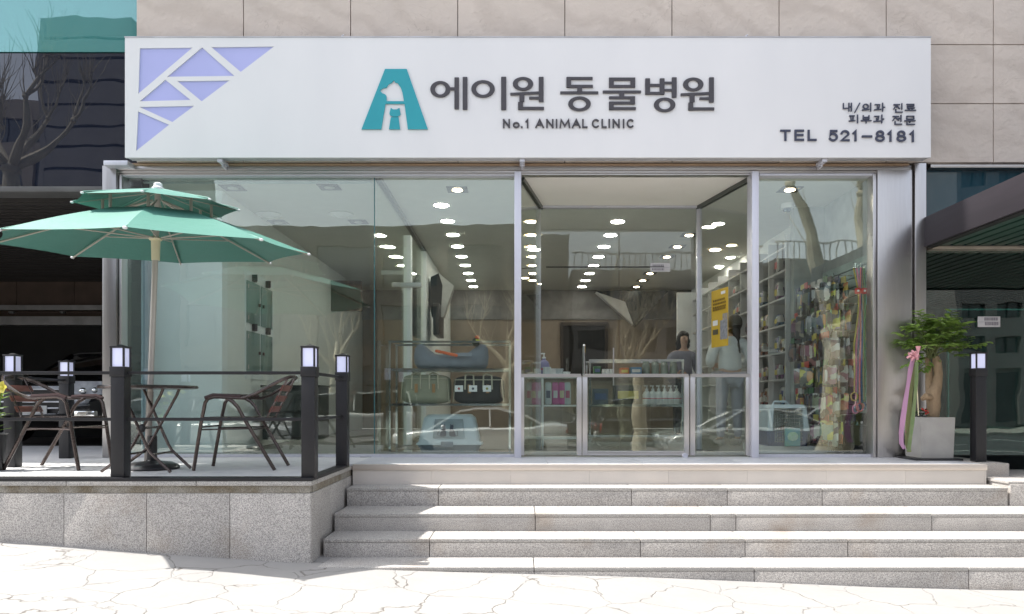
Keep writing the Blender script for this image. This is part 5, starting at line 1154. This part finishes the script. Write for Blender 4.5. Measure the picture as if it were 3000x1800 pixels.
for i in range(3): c = (wx(1770+i*11, cd+.1), cd+.15, tz[1]+.003); single('small_jar', MB().lathe([(.028, 0), (.03, .01), (.03, .055), (.024, .06), (.026, .065), (.026, .082), (0, .084)], c, 14), M_white, f'small white jar on the glass counter, {ORD[i]} from the left', 'jar', c, 'white jars on the glass counter')
def bottle(label, x, y, z, s=1, c=None, group='white pump bottles on the counter shelf'):
    t = Thing('pump_bottle', label, 'bottle', (x, y, z), 0, group); t.part('body', MB().lathe([(.062*s, 0), (.068*s, .012*s), (.068*s, .15*s), (.055*s, .185*s), (.022*s, .21*s), (.022*s, .225*s), (0, .226*s)], (x, y, z), 16), c or M_white)
    t.part('label_band', MB().lathe([(.0687*s, .085*s), (.0692*s, .086*s), (.0692*s, .10*s), (.0687*s, .101*s)], (x, y, z), 16), colmat('band_red', (.5, .05, .06)))
    t.part('pump', MB().lathe([(.024*s, .226*s), (.024*s, .245*s), (.008*s, .246*s), (.008*s, .29*s), (0, .291*s)], (x, y, z), 12).box(x-.045*s, x+.014*s, y-.009*s, y+.009*s, z+.278*s, z+.294*s, bev=.003), M_white)
for i in range(6): bottle(f'white pump bottle with red band, {ORD[i]} from the left on the counter shelf', wx(1897+i*17.5, cd+.1)+.0, cd+.15, tz[2]+.003, .92)
for i in range(4):
    x, y, z = wx(1895+i*27, cd+.15), cd+.22, tz[1]+.003; single('glass_jar', MB().lathe([(.05, 0), (.055, .01), (.055, .15), (.04, .17), (.045, .175), (.045, .2), (0, .2)], (x, y, z), 16), mat('jar_green', (.32, .38, .33), .1, nscale=5, namt=.4, coat=.5), f'greenish glass jar on the counter top, {ORD[i]} from the left', 'jar', (x, y, z), 'glass jars on the counter top')
# left goods shelf behind the gate
sd = 9.3
GS = Thing('goods_shelf', 'white goods shelf with tubs and food bags left of the sliding door', 'shelf', (wx(1640, sd), sd+.2, PZ)); sza, szb_ = wz(1103, sd), wz(1187, sd); xa, xb = wx(1588, sd), wx(1700, sd)
for z in (sza, szb_, PZ+.12): GS.part('board', MB().box(xa, xb, sd, sd+.4, z-.02, z, bev=.003), M_white)
for x in (xa, xb-.02): GS.part('side', MB().box(x, x+.02, sd+.001, sd+.399, PZ, sza-.021), M_white)
for i, (px, r, h, c) in enumerate([(1603, .05, .12, (.62, .68, .68)), (1620, .055, .10, (.7, .7, .7)), (1640, .05, .10, (.55, .6, .62)), (1661, .05, .06, (.72, .74, .72))]):
    p = (wx(px, sd), sd+.12, sza+.002); single('tub', MB().lathe([(r*.95, 0), (r, .01), (r, h*.8), (r*1.06, h*.82), (r*1.06, h), (0, h+.002)], p, 18), colmat('tub%d' % i, c), ['tall pale tub at the left end of the goods shelf', 'round white tub with lid, second on the goods shelf', 'grey blue tub, third on the goods shelf', 'low wide white tub at the right end of the goods shelf'][i], 'tub', p, 'tubs on the goods shelf')
bottle('tall violet bottle standing behind the tubs on the goods shelf', wx(1594, sd+.2), sd+.25, sza+.002, 1.05, colmat('violet', (.25, .24, .42)), None)
def pouch(label, x, y, z, w, h, d, m, m2, group=None, nm='food_bag', axis='y'):
    t = Thing(nm, label, 'food bag', (x, y, z), 0, group)
    def f(p): k = 1-.45*max(0, abs(p.z))**2; return Vector((p.x*(1-.06*p.z), p.y*k, p.z))
    hw, hd = (w/2, d/2) if axis == 'y' else (d/2, w/2)
    t.part('bag', MB().sbox((x, y, z+h/2), (hw, hd, h/2), .28, 16, 8, f=f if axis == 'y' else (lambda p: Vector((p.x*(1-.35*p.z*p.z), p.y, p.z)))), m, smooth=60)
    if axis == 'y': t.part('print', MB().box(x-w*.3, x+w*.3, y-d/2-.004, y-d/2-.001, z+h*.3, z+h*.62), m2)
    else: t.part('print', MB().box(x-d/2-.004, x-d/2-.001, y-w*.3, y+w*.3, z+h*.3, z+h*.62), m2)
    return t
for i, (px, c, c2_) in enumerate([(1607, (.6, .62, .62), (.15, .15, .2)), (1628, (.62, .16, .36), (.7, .7, .7)), (1647, (.60, .12, .34), (.65, .6, .4)), (1664, (.5, .55, .55), (.5, .1, .2))]):
    pouch(['grey white food bag at the left of the goods shelf', 'pink food bag, left of the pink pair', 'pink food bag, right of the pink pair', 'pale food bag at the right of the goods shelf'][i], wx(px, sd), sd+.1, szb_+.002, .085, .29, .07, colmat('bag%d' % i, c, .3), colmat('bagp%d' % i, c2_, .4), 'food bags on the goods shelf')
# dark bag display in the counter
gbox('display_bag', 'dark patterned bag inside the glass counter', 'bag', 1800, 1880, 1128, 1184, cd+.15, (.045, .045, .04), tz[2]+.003, dep=.2)
gbox('display_bag', 'grey folded pet clothes pile inside the glass counter', 'clothes', 1738, 1782, 1138, 1184, cd+.15, (.12, .15, .18), tz[2]+.003, dep=.2)
# reception desk at the back
single('reception_desk', MB().box(.3, 2.0, 13.0, 13.5, PZ, PZ+.98, bev=.01).box(.25, 2.05, 12.95, 13.55, PZ+.981, PZ+1.02, bev=.006), mat('desk_beige', (.30, .26, .2), .5, nscale=3, namt=.5), 'beige reception desk at the back of the shop', 'desk', (1.15, 13.25, PZ))
# decorative faceted wall pieces
def facet(label, D, dark, light, dep=.22):
    c = W(dark[0][0], dark[0][1], D); t = Thing('wall_ornament', label, 'wall ornament', tuple(c), 0, 'faceted black and white ornaments')
    t.part('dark_facet', MB().prism([(wx(p[0], D), wz(p[1], D)) for p in dark], D, D+dep), colmat('facet_dark', (.02, .025, .028), .25)); t.part('light_facet', MB().prism([(wx(p[0], D), wz(p[1], D)) for p in light], D-.02, D+dep-.02), colmat('facet_light', (.58, .58, .56), .4))
facet('large angular black and white ornament on the back wall above the counter', 15.3, [(1744, 853), (1958, 853), (1862, 958), (1858, 950), (1832, 884)], [(1746, 856), (1831, 885), (1855, 952)])
facet('angular black and white ornament beside the ceiling left of the entrance', 11.9, [(1262, 812), (1287, 800), (1296, 835), (1290, 934), (1266, 930), (1255, 880)], [(1285, 800), (1330, 838), (1300, 928), (1292, 930), (1297, 838)])
facet('angular black ornament behind the porch corner above the woman', 13.5, [(2052, 880), (2150, 820), (2152, 905), (2098, 912)], [(2150, 816), (2200, 818), (2152, 850)])
single('wall_screen', MB().box(-1.35, -1.25, 11.6, 12.3, E+1.05, E+1.55, bev=.01), M_blackp, 'black screen hung behind the glass partition', 'screen', (-1.3, 11.95, E+1.3))
# ================================================================ RIGHT WALL SHELVES
WS = Thing('wall_shelf', 'tall white shelf wall with compartments along the right side of the shop', 'shelf', (3.5, 12, PZ))
fx = 3.30; M_shelf = mat('shelf_white', (.50, .50, .50), .5, nscale=4, namt=.5, ncol=(.46, .46, .46))
zs = [PZ+.08, PZ+.50, PZ+.86, PZ+1.20, PZ+1.54, PZ+1.88, PZ+2.22, PZ+2.5]; ysx = [9.13+.62*i for i in range(11)]
for z in zs: WS.part('board', MB().box(fx, 3.67, 9.121, 15.4, z-.022, z), M_shelf)
for i, y in enumerate(ysx): WS.part('divider', MB().box(fx+.003, 3.669, y, y+.02, PZ, CZ-.3), M_shelf)
WS.part('back_panel', MB().box(3.66, 3.675, 9.12, 15.4, PZ, CZ-.3), M_shelf)
pal = [(.33, .08, .07), (.1, .15, .28), (.38, .3, .1), (.5, .49, .48), (.1, .2, .12), (.25, .1, .2), (.36, .18, .08), (.06, .06, .07), (.28, .36, .42), (.42, .27, .3)]
names = ['red', 'blue', 'yellow', 'white', 'green', 'purple', 'orange', 'black', 'pale blue', 'pink']
rng = random.Random(9); seen = {}
for li in range(7):
    for bi in range(5):
        for q in range(3):
            if rng.random() < (.35 if li > 3 else .12): continue
            c = rng.randrange(10); y = ysx[bi]+.12+q*.18; h = rng.uniform(.15, .27)
            lab = f'{names[c]} pack, {ORD[li]} shelf from floor, {ORD[bi]} bay from window, {["near", "middle", "far"][q]} spot'
            pouch(lab, fx+.10, y, zs[li]+.001, .14, h, .10, printmat('goods%d' % c, pal[c]), colmat('goodsp%d' % (c % 4), [(.7, .7, .68), (.6, .5, .1), (.05, .05, .06), (.5, .1, .1)][c % 4]), 'product packs on the right wall shelves', 'product_pack', axis='x')
# ================================================================ PEGBOARD WITH HANGING GOODS
PG = Thing('pegboard', 'white slatted peg wall behind the hanging pet goods', 'peg wall', (3.72, 8.35, PZ)); mb = MB()
for k in range(17): z = PZ+.45+k*.1; mb.box(3.70, 3.722, 7.78, 8.98, z, z+.085)
PG.part('slats', mb, mat('peg_slats', (.45, .56, .54), .4, nscale=4, namt=.5)); PG.part('back', MB().box(3.7225, 3.729, 7.77, 8.99, PZ+.3, PZ+2.05), M_blackp)
PG.part('hook', (lambda m: [m.tube([(3.70, 7.95+.2*c, PZ+1.93-.3*r), (3.40, 7.95+.2*c, PZ+1.935-.3*r), (3.39, 7.95+.2*c, PZ+1.96-.3*r)], .004, 5) for c in range(5) for r in range(6)] and m)(MB()), M_chrome)
hp = [[(.30, .22, .10), (.25, .12, .05), (.10, .14, .03), (.02, .03, .05), (.10, .12, .16)], [(.42, .10, .08), (.55, .55, .5), (.03, .03, .03), (.14, .28, .48), (.3, .42, .55)], [(.50, .20, .04), (.45, .16, .05), (.42, .13, .04), (.35, .2, .3), (.25, .28, .4)],
      [(.40, .18, .06), (.35, .15, .05), (.15, .18, .03), (.45, .42, .3), (.5, .45, .38)], [(.3, .22, .15), (.28, .1, .08), (.12, .12, .05), (.4, .33, .3), (.6, .1, .08)], [(.5, .25, .3), (.4, .15, .12), (.55, .5, .5), (.5, .06, .06), (.55, .55, .55)]]
hn = [['tan', 'brown', 'dark green', 'black', 'dark blue'], ['red', 'silver', 'black', 'blue', 'light blue'], ['orange', 'orange brown', 'rust', 'violet', 'grey blue'], ['brown', 'dark brown', 'olive', 'beige', 'cream'], ['khaki', 'maroon', 'dark olive', 'grey pink', 'red'], ['pink', 'dark red', 'white', 'bright red', 'pale grey']]
cellof = glassmat('cellophane', (.9, .9, .9), .10, .12)
for r in range(6):
    for c in range(5):
        y = 7.97+.2*(4-c)+.02; z = PZ+1.92-.3*r; hh = .24+.03*((r*3+c) % 3); n = 4+(r+c) % 2
        t = Thing('hanging_pack', f'{hn[r][c]} hanging packs, {ORD[r]} row from top, {ORD[c]} hook from back', 'goods pack', (3.5, y, z), 0, 'goods packs hanging on the peg wall')
        base = hp[r][c]; x0_ = 3.34-.03*((r+c) % 3)
        for k in range(n):
            x = x0_+.07*k+rng.uniform(-.012, .012); dy = rng.uniform(-.03, .03); w = .07+rng.uniform(-.02, .012); h2 = hh*rng.uniform(.75, 1.1); sd_ = r*31+c*7+k
            mb = MB(); mb.sbox((x, y+dy, z-.05-h2/2), (.011, w, h2/2), .22, 12, 10, f=lambda p: Vector((p.x*(1.3-.8*abs(p.z))+.8*noise.noise(Vector((p.x, p.y*2, p.z*2+sd_))), p.y*(1+.12*noise.noise(p*2+Vector((sd_, 0, 0)))), p.z)))
            cen = Vector((x, y+dy, z)); mb.xf(Matrix.Translation(cen) @ Matrix.Rotation(R(rng.uniform(-15, 50)), 4, 'Z') @ Matrix.Translation(-cen))
            cc = tuple(max(.012, min(.7, v*rng.uniform(.3, 1.1))) for v in base)
            pk = t.part('pouch', mb, printmat(f'hang_{r}{c}{k%2}', cc if k % 2 else tuple(v*.5+.1 for v in cc), [(.5, .48, .42), (.45, .32, .06), (.06, .07, .1), (.5, .5, .5)][(r+c+k) % 4], 11+3*(k % 2)), smooth=60)
            hc_ = (r*2+c+k) % 6
            t.part('header_card', MB().box(x-.003, x+.003, y+dy-w*.8, y+dy+w*.8, z-.06, z+.012), colmat('header%d' % hc_, [(.05, .07, .16), (.5, .42, .06), (.45, .05, .04), (.55, .55, .52), (.05, .16, .06), (.02, .02, .02)][hc_], .3), parent=pk)
# leashes
lc = [('yellow', (.6, .48, .08)), ('pink', (.62, .10, .22)), ('white and blue', (.4, .45, .6)), ('red', (.55, .04, .06)), ('blue', (.06, .2, .55)), ('gold', (.5, .36, .1)), ('green', (.15, .4, .12)), ('orange', (.6, .28, .04)), ('black', (.03, .03, .03)), ('sky blue', (.15, .4, .6))]
for i, (n_, c) in enumerate(lc):
    px = 2503+i*5.3; D = 7.85+.02*(i % 3); x = wx(px, D); za = wz(785, D); zb = wz(1150+(i*37 % 40), D); t = Thing('pet_leash', f'{n_} rope leash hanging in the bundle by the right window edge', 'leash', (x, D, za), 0, 'rope leashes hanging by the window'); P = []
    xw = x+(wx(2528, D)-x)*.5
    for k in range(14): u = k/13; P.append((x+(xw-x)*math.sin(PI*min(u*1.6, 1))*.8+.012*math.sin(u*9+i), D+.02*math.cos(u*7+i), za+(zb-za)*u))
    cz_ = P[-1]; L_ = [(cz_[0]+.035*math.sin(a_)*(1 if i % 2 else -1), cz_[1], cz_[2]-.045*(1-math.cos(a_))) for a_ in [k*2*PI/10 for k in range(11)]]
    t.part('rope', MB().tube(P+L_[1:], .0085, 7), mat('leash_'+n_.replace(' ', '_'), c, .5, nscale=80, namt=.2, ncol=tuple(min(.75, v+.3) for v in c) if i % 2 else tuple(v*.35 for v in c)))
    t.part('clip', MB().tube([(x-.01, D, za+.05), (x+.01, D, za+.055), (x+.01, D, za), (x-.008, D, za)], .004, 5), M_chrome)
# red toy heads on the leashes
for i, px in enumerate((2513, 2532)):
    c = W(px, 853, 7.8); t = Thing('leash_tag', ['round red card with white ring on the leash bundle, left one', 'round red card with white ring on the leash bundle, right one'][i], 'tag', tuple(c), 0, 'red cards on the leashes'); t.part('card', MB().sbox(c, (.036, .01, .034), .6, 12, 6), colmat('card_red', (.6, .05, .04))); t.part('mark', MB().lathe([(.012, 0), (.012, .003)], (0, 0, 0), 12).xf(Matrix.Translation(c-Vector((0, .012, 0))) @ Matrix.Rotation(R(90), 4, 'X')), M_white)
# wire front carrier with picture card
D = 8.2; xa, xb = wx(2247, D), wx(2372, D); z0_ = PZ+.08; zt_ = wz(1186, D)
single('low_bench', MB().box(wx(2225, D), wx(2420, D), D-.02, D+.6, PZ, PZ+.078, bev=.005), M_shelf, 'low white display plinth under the plastic pet crate', 'plinth', (wx(2320, D), D+.3, PZ))
WC = Thing('pet_crate', 'white plastic pet crate with wire door and dark blue base', 'pet crate', ((xa+xb)/2, D+.25, z0_)); zm_ = z0_+(zt_-z0_)*.36
WC.part('base', MB().loft([rrect(xa+.02, xb-.02, D, D+.5, z0_, .03), rrect(xa, xb, D-.005, D+.5, zm_, .03)]), colmat('crate_blue', (.04, .06, .14)))
WC.part('top', MB().loft([rrect(xa+.0, xa+.07, D-.01, D+.5, zm_+.001, .01), rrect(xa+.03, xa+.08, D-.005, D+.5, zt_-.04, .01)]).loft([rrect(xb-.07, xb, D-.01, D+.5, zm_+.001, .01), rrect(xb-.08, xb-.03, D-.005, D+.5, zt_-.04, .01)]).loft([rrect(xa+.02, xb-.02, D-.01, D+.5, zt_-.039, .02), rrect(xa+.05, xb-.05, D, D+.48, zt_, .03)]), M_lb)
mb = MB()
for k in range(12): x = xa+.09+(xb-xa-.18)*k/11; mb.tube([(x, D-.008, z0_+.04), (x, D-.008, zt_-.05)], .0028, 4)
for k in range(9): z = z0_+.05+(zt_-z0_-.12)*k/8; mb.tube([(xa+.08, D-.012, z), (xb-.08, D-.012, z)], .0028, 4)
WC.part('wire_door', mb, M_chrome)
WC.part('handle', MB().tube([(xa+.15, D+.25, zt_), (xa+.17, D+.25, zt_+.035), (xb-.17, D+.25, zt_+.035), (xb-.15, D+.25, zt_)], .012, 8), M_lb)
PB = Thing('picture_pack', 'blue and green printed pack leaning on the wire door of the crate', 'pack', (wx(2322, D-.06), D-.05, z0_)); a_, b_ = wx(2300, D-.06), wx(2345, D-.06)
PB.part('card', MB().box(a_, b_, D-.06, D-.03, z0_, z0_+.20, bev=.004), mat('print_blue', (.08, .22, .45), .3, nscale=14, namt=.1, ncol=(.12, .35, .12))); PB.part('print', MB().sbox(((a_+b_)/2, D-.062, z0_+.11), (.06, .003, .05), .9, 16, 6), mat('print_green', (.2, .45, .12), .3, nscale=40, namt=.1, ncol=(.55, .6, .7)))
# board standing at the window edge and folded wire pen
single('folded_pen', (lambda m: [m.tube([(wx(2425+k*9, 8.0), 8.0+.02*k, PZ+.03), (wx(2452+k*7, 8.0), 8.1+.02*k, PZ+.62)], .004, 4) for k in range(8)] and [m.tube([(wx(2425+k*3, 8.0), 8.0, PZ+.03+k*.07), (wx(2490+k*3, 8.0), 8.16, PZ+.03+k*.07)], .003, 4) for k in range(9)] and m)(MB()), mat('pen_wire', (.3, .36, .34), .3, .8), 'folded wire pet pen leaning by the right window edge', 'pet pen', (wx(2450, 8), 8.1, PZ))
single('black_bin', MB().loft([rrect(wx(2500, 7.85), wx(2552, 7.85), 7.85, 8.1, PZ+.002, .02), rrect(wx(2492, 7.85), wx(2556, 7.85), 7.83, 8.12, PZ+.32, .02)]), M_blackp, 'black bin at the lower right corner of the right window', 'bin', (wx(2526, 7.9), 7.97, PZ))
# ================================================================ POSTERS AND STICKERS ON GLASS
# yellow banner hanging on the slanted porch glass
pa = Vector((wx(2199, 7.7), 7.73, 0)); pb_ = Vector((wx(2046, 8.89), 8.89, 0)); dirv = (pb_-pa).normalized()
def on_side(px):  # point of the slanted glass seen at photo column px
    k = (px-CX)/F; # X = k*Y ; pa + t*dirv
    t = (pa.x-k*pa.y)/(k*dirv.y-dirv.x); return pa+dirv*t
bl, br = on_side(2087)+Vector((-.012, -.01, 0)), on_side(2136)+Vector((-.012, -.01, 0))
BN = Thing('hanging_banner', 'narrow yellow hanging banner with pet pictures on the right porch glass', 'banner', (br.x, br.y, wz(1010, br.y)))
zt1, zb1 = wz(855, bl.y), wz(1020, bl.y)
zt2, zb2 = zt1, zb1
nrm = Vector((-dirv.y, dirv.x, 0)); nrm = nrm if nrm.y < 0 or nrm.x < 0 else -nrm
if nrm.x > 0: nrm = -nrm
def bquad(u0, u1, v0, v1, off, th=.002):
    P = []
    for o_ in (off, off+th):
        for (u, v) in ((u0, v0), (u1, v0), (u1, v1), (u0, v1)): p = bl.lerp(br, u)+nrm*o_; P.append((p.x, p.y, zb1+(zt1-zb1)*v))
    return MB().add(P, [(0, 1, 2, 3), (4, 7, 6, 5), (0, 4, 5, 1), (1, 5, 6, 2), (2, 6, 7, 3), (3, 7, 4, 0)])
BN.part('sheet', bquad(0, 1, 0, 1, 0), mat('banner_yellow', (.62, .40, .025), .6, nscale=5, namt=.6, ncol=(.56, .36, .02)))
for (u0, u1, v0, v1, m, nm) in [(.6, .85, .90, .95, M_white, 'sticker'), (.1, .4, .38, .47, M_white, 'sticker'), (.1, .42, .22, .31, colmat('photo_dark', (.10, .09, .05)), 'picture'), (.55, .98, .12, .45, mat('pet_picture', (.4, .42, .48), .5, nscale=30, namt=.1, ncol=(.08, .07, .07)), 'picture'), (.7, .98, .45, .56, mat('pet_picture2', (.5, .45, .4), .5, nscale=50, namt=.1, ncol=(.12, .1, .08)), 'picture')]: BN.part(nm, bquad(u0, u1, v0, v1, .004), m)
mb = MB(); rr_ = random.Random(2)
for v in (.80, .74, .68, .64):
    u = .12
    while u < .85: w = rr_.uniform(.04, .08); q = bquad(u, u+w, v, v+.028, .004); mb.add(q.v, q.f); q = bquad(u+w*.3, u+w*.6, v-.01, v+.035, .007); mb.add(q.v, q.f); u += w+.04
BN.part('lettering', mb, colmat('brown_print', (.16, .09, .02)))
def sticker(label, pxa, pxb, pya, pyb, D, lines):
    t = Thing('door_sticker', label, 'sticker', tuple(W((pxa+pxb)/2, (pya+pyb)/2, D))); t.part('plate', MB().box(wx(pxa, D), wx(pxb, D), D-.008, D-.006, wz(pyb, D), wz(pya, D), bev=.0005), mat('sticker_white', (.62, .60, .62), .4, nscale=4, namt=.5, ncol=(.57, .55, .57)))
    mb = MB(); rr_ = random.Random(4)
    for (a_, b_, c_, d_) in lines:
        u = a_
        while u < b_: w = rr_.uniform(2, 4); mb.box(wx(u, D), wx(min(u+w, b_), D), D-.0105, D-.0085, wz(d_, D), wz(c_, D)); u += w+1.4
    t.part('lettering', mb, colmat('sticker_ink', (.28, .26, .30)))
    t.part('edge_line', MB().box(wx(pxa+2, D), wx(pxb-2, D), D-.0104, D-.0085, wz((pya+pyb)/2+1, D), wz((pya+pyb)/2, D)), colmat('sticker_ink2', (.4, .38, .42)))
sticker('frosted white notice plate high on the sliding door glass', 1905, 1963, 771, 797, D2-.01, [(1912, 1945, 776, 782), (1910, 1945, 787, 793)])
sticker('white notice plate with small text on the right entrance glass', 2863, 2929, 928, 959, 7.68, [(2882, 2922, 931, 940), (2884, 2924, 944, 954)])
# ================================================================ PEOPLE
def skin(nodes, edges, root=0, sub=2):
    me = bpy.data.meshes.new('s'); me.from_pydata([n[0] for n in nodes], edges, []); ob = bpy.data.objects.new('s', me); COL.objects.link(ob)
    md = ob.modifiers.new('k', 'SKIN'); md.use_smooth_shade = True
    for i, n in enumerate(nodes):
        r = n[1] if isinstance(n[1], tuple) else (n[1], n[1]); me.skin_vertices[0].data[i].radius = r; me.skin_vertices[0].data[i].use_root = (i == root)
    m2 = ob.modifiers.new('u', 'SUBSURF'); m2.levels = sub
    dg = bpy.context.evaluated_depsgraph_get(); dg.update(); e_ = ob.evaluated_get(dg).to_mesh(); mb = MB(); mb.add([v.co.copy() for v in e_.vertices], [list(p.vertices) for p in e_.polygons])
    bpy.data.objects.remove(ob); bpy.data.meshes.remove(me); return mb
M_skin = mat('skin', (.55, .36, .27), .5, nscale=20, namt=.6, ncol=(.5, .32, .24)); M_hair = mat('black_hair', (.018, .014, .012), .4, nscale=60, namt=.3, ncol=(.03, .022, .018), stretch=(1, 1, .1), bump=.5, bscale=120)
def person(label, loc, rot, H, topm, botm, pose, hairlen, hairw=.088, turn=0):
    t = Thing('person', label, 'person', (0, 0, 0), 0, None, local=True); s = H/1.65
    def V(x, y, z): return Vector((x*s, y*s, z*s))
    j = {'pel': V(0, 0, .92), 'wai': V(0, -.01, 1.05), 'che': V(0, 0, 1.24), 'shc': V(0, .0, 1.35), 'nec': V(0, .01, 1.42), 'hb': V(turn*.6, .02, 1.47), 'hm': V(turn, .03, 1.55), 'ht': V(turn, .02, 1.61)}
    for sd_, q in ((1, 'l'), (-1, 'r')):
        el, wr, hn_ = pose[q]
        j['sh'+q] = V(sd_*.165, 0, 1.335); j['el'+q] = V(*el); j['wr'+q] = V(*wr); j['ha'+q] = V(*hn_)
        fx_ = pose.get('foot'+q, (0, 0)); j['hi'+q] = V(sd_*.09, 0, .86); j['kn'+q] = V(sd_*.10+fx_[0]*.5, fx_[1]*.5+.02, .47); j['an'+q] = V(sd_*.10+fx_[0], fx_[1], .09); j['to'+q] = V(sd_*.12+fx_[0], fx_[1]+.13, .03)
    K = list(j); idx = {k: i for i, k in enumerate(K)}
    rad = dict(pel=(.15, .11), wai=(.125, .09), che=(.14, .10), shc=(.11, .075), nec=.05, hb=.062, hm=(.078, .092), ht=(.06, .07), sh=.055, el=.042, wr=.028, ha=.032, hi=.085, kn=.058, an=.04, to=.035)
    def rd(k, a_=0): r = rad.get(k) or rad[k[:2]]; r = r if isinstance(r, tuple) else (r, r); return ((r[0]+a_)*s, (r[1]+a_)*s)
    ed = [('pel', 'wai'), ('wai', 'che'), ('che', 'shc'), ('shc', 'nec'), ('nec', 'hb'), ('hb', 'hm'), ('hm', 'ht')]
    for q in 'lr': ed += [('shc', 'sh'+q), ('sh'+q, 'el'+q), ('el'+q, 'wr'+q), ('wr'+q, 'ha'+q), ('pel', 'hi'+q), ('hi'+q, 'kn'+q), ('kn'+q, 'an'+q), ('an'+q, 'to'+q)]
    def grow(keys, a_, sub=2, over=None):
        ks = [k for k in K if k in keys]; ix = {k: i for i, k in enumerate(ks)}; e_ = [(ix[a], ix[b]) for a, b in ed if a in ix and b in ix]
        return skin([(j[k], (over or {}).get(k) or rd(k, a_)) for k in ks], e_, ix.get('pel', 0), sub)
    body = t.part('body', grow(K, 0, 2, {'shc': (.07*s, .05*s), 'che': (.10*s, .07*s), 'shl': (.035*s, .035*s), 'shr': (.035*s, .035*s), 'pel': (.12*s, .08*s)}), M_skin, smooth=60)
    # fingers
    fm = MB()
    for q, sd_ in (('l', 1), ('r', -1)):
        d = (j['ha'+q]-j['wr'+q]).normalized(); sd2 = d.cross(Vector((0, 1, 0))); sd2 = sd2.normalized() if sd2.length > .1 else Vector((1, 0, 0)); nn = d.cross(sd2)
        for k in range(4):
            b_ = j['ha'+q]+sd2*(k-1.5)*.017*s+d*.015; L_ = (.062, .072, .068, .054)[k]*s; fm.tube([b_, b_+d*L_*.5+nn*.006, b_+d*L_*.8+nn*.022, b_+d*L_*.9+nn*.04], [.009*s, .0085*s, .008*s, .006*s], 7)
        b_ = j['wr'+q].lerp(j['ha'+q], .5)-sd2*.025*s; fm.tube([b_, b_-sd2*.025*s+d*.025*s, b_-sd2*.03*s+d*.055*s], [.011*s, .010*s, .007*s], 7)
    t.part('fingers', fm, M_skin, parent=body)
    t.part('top', grow(['pel', 'wai', 'che', 'shc', 'shl', 'shr', 'ell', 'elr', 'wrl', 'wrr'], .026, 2, {'pel': (.175*s, .135*s), 'wai': (.16*s, .12*s), 'nec': (.05, .05)}), topm, smooth=60)
    t.part('trousers', grow(['pel', 'hil', 'hir', 'knl', 'knr', 'anl', 'anr'], .014, 2), botm, smooth=60)
    sh = MB()
    for q in 'lr': a_ = j['an'+q]; sh.sbox((a_.x, a_.y+.06*s, .04*s), (.05*s, .13*s, .045*s), .7, 16, 8)
    t.part('shoes', sh, colmat('shoe', (.3, .28, .26)))
    hc = j['hm']
    hb_ = MB().sbox((hc.x, hc.y-.018*s, hc.z+.012*s), (.094*s, .105*s, .115*s), .95, 24, 14, f=lambda p: p if p.y < .25 or p.z > .45 else Vector((p.x*.9, .25+(p.y-.25)*.2, p.z)))
    secs = []
    for i in range(9):
        u = i/8; w = (hairw-.035*u)*s if hairw < .1 else (.085+.03*math.sin(PI*u))*s; zz = hc.z-.02*s-hairlen*u*s+(.07*s if hairw > .1 else 0); yy = hc.y-(.05+.04*math.sin(u*2))*s if hairw < .1 else hc.y-.02*s; secs.append([(hc.x+w*math.cos(a_)*(1+.08*math.sin(i*2+a_*3))+.02*u*u, yy+.045*s*(1-.4*u)*math.sin(a_), zz) for a_ in [k*2*PI/14 for k in range(14)]])
    hb_.loft(secs); t.part('hair', hb_, M_hair, smooth=60)
    fc = MB().sbox((hc.x, hc.y+.105*s, hc.z-.012*s), (.013*s, .018*s, .026*s), .9, 8, 6); t.part('nose', fc, M_skin, parent=body)
    ey = MB()
    for sx in (-1, 1): ey.sbox((hc.x+sx*.032*s, hc.y+.088*s, hc.z+.006*s), (.014*s, .008*s, .006*s), 1, 8, 6)
    t.part('eyes', ey, colmat('eye_dark', (.03, .02, .02)), parent=body); t.part('mouth', MB().sbox((hc.x, hc.y+.088*s, hc.z-.052*s), (.022*s, .008*s, .006*s), 1, 8, 6), colmat('lip', (.42, .15, .14)), parent=body)
    hairw < .1 and t.part('ears', MB().sbox((hc.x-.08*s, hc.y, hc.z-.01*s), (.01*s, .018*s, .03*s), 1, 8, 6).sbox((hc.x+.08*s, hc.y, hc.z-.01*s), (.01*s, .018*s, .03*s), 1, 8, 6), M_skin, parent=body)
    t.o.location = loc; t.o.rotation_euler = (0, 0, rot); return t
person('woman with long dark ponytail in pale grey sweater and grey trousers, seen from behind', (wx(2138, 9.7), 9.7, PZ), R(6), 1.70, mat('grey_knit', (.66, .70, .71), .9, nscale=30, namt=.3, ncol=(.58, .62, .63), bump=.5, bscale=90), mat('grey_trouser', (.44, .43, .53), .85, nscale=12, namt=.3, ncol=(.34, .33, .42), bump=.4, bscale=40),
       {'l': ((.27, -.03, 1.10), (.20, .17, 1.03), (.13, .23, 1.03)), 'r': ((-.28, -.05, 1.08), (-.19, .16, 1.03), (-.12, .22, 1.03)), 'footl': (.03, .05), 'footr': (-.03, -.03)}, .36, .06, .07)
person('dark haired woman in pinkish grey top facing the street behind the counter', (wx(2003, 10.9), 10.95, PZ), PI+R(12), 1.60, mat('mauve_top', (.2, .2, .25), .9, nscale=30, namt=.3, ncol=(.16, .16, .2)), mat('dark_trouser', (.04, .04, .05), .85, nscale=9, namt=.4),
       {'l': ((.24, .0, 1.08), (.20, .22, 1.0), (.17, .29, 1.0)), 'r': ((-.24, .0, 1.08), (-.20, .22, 1.0), (-.17, .29, 1.0))}, .24, .125)
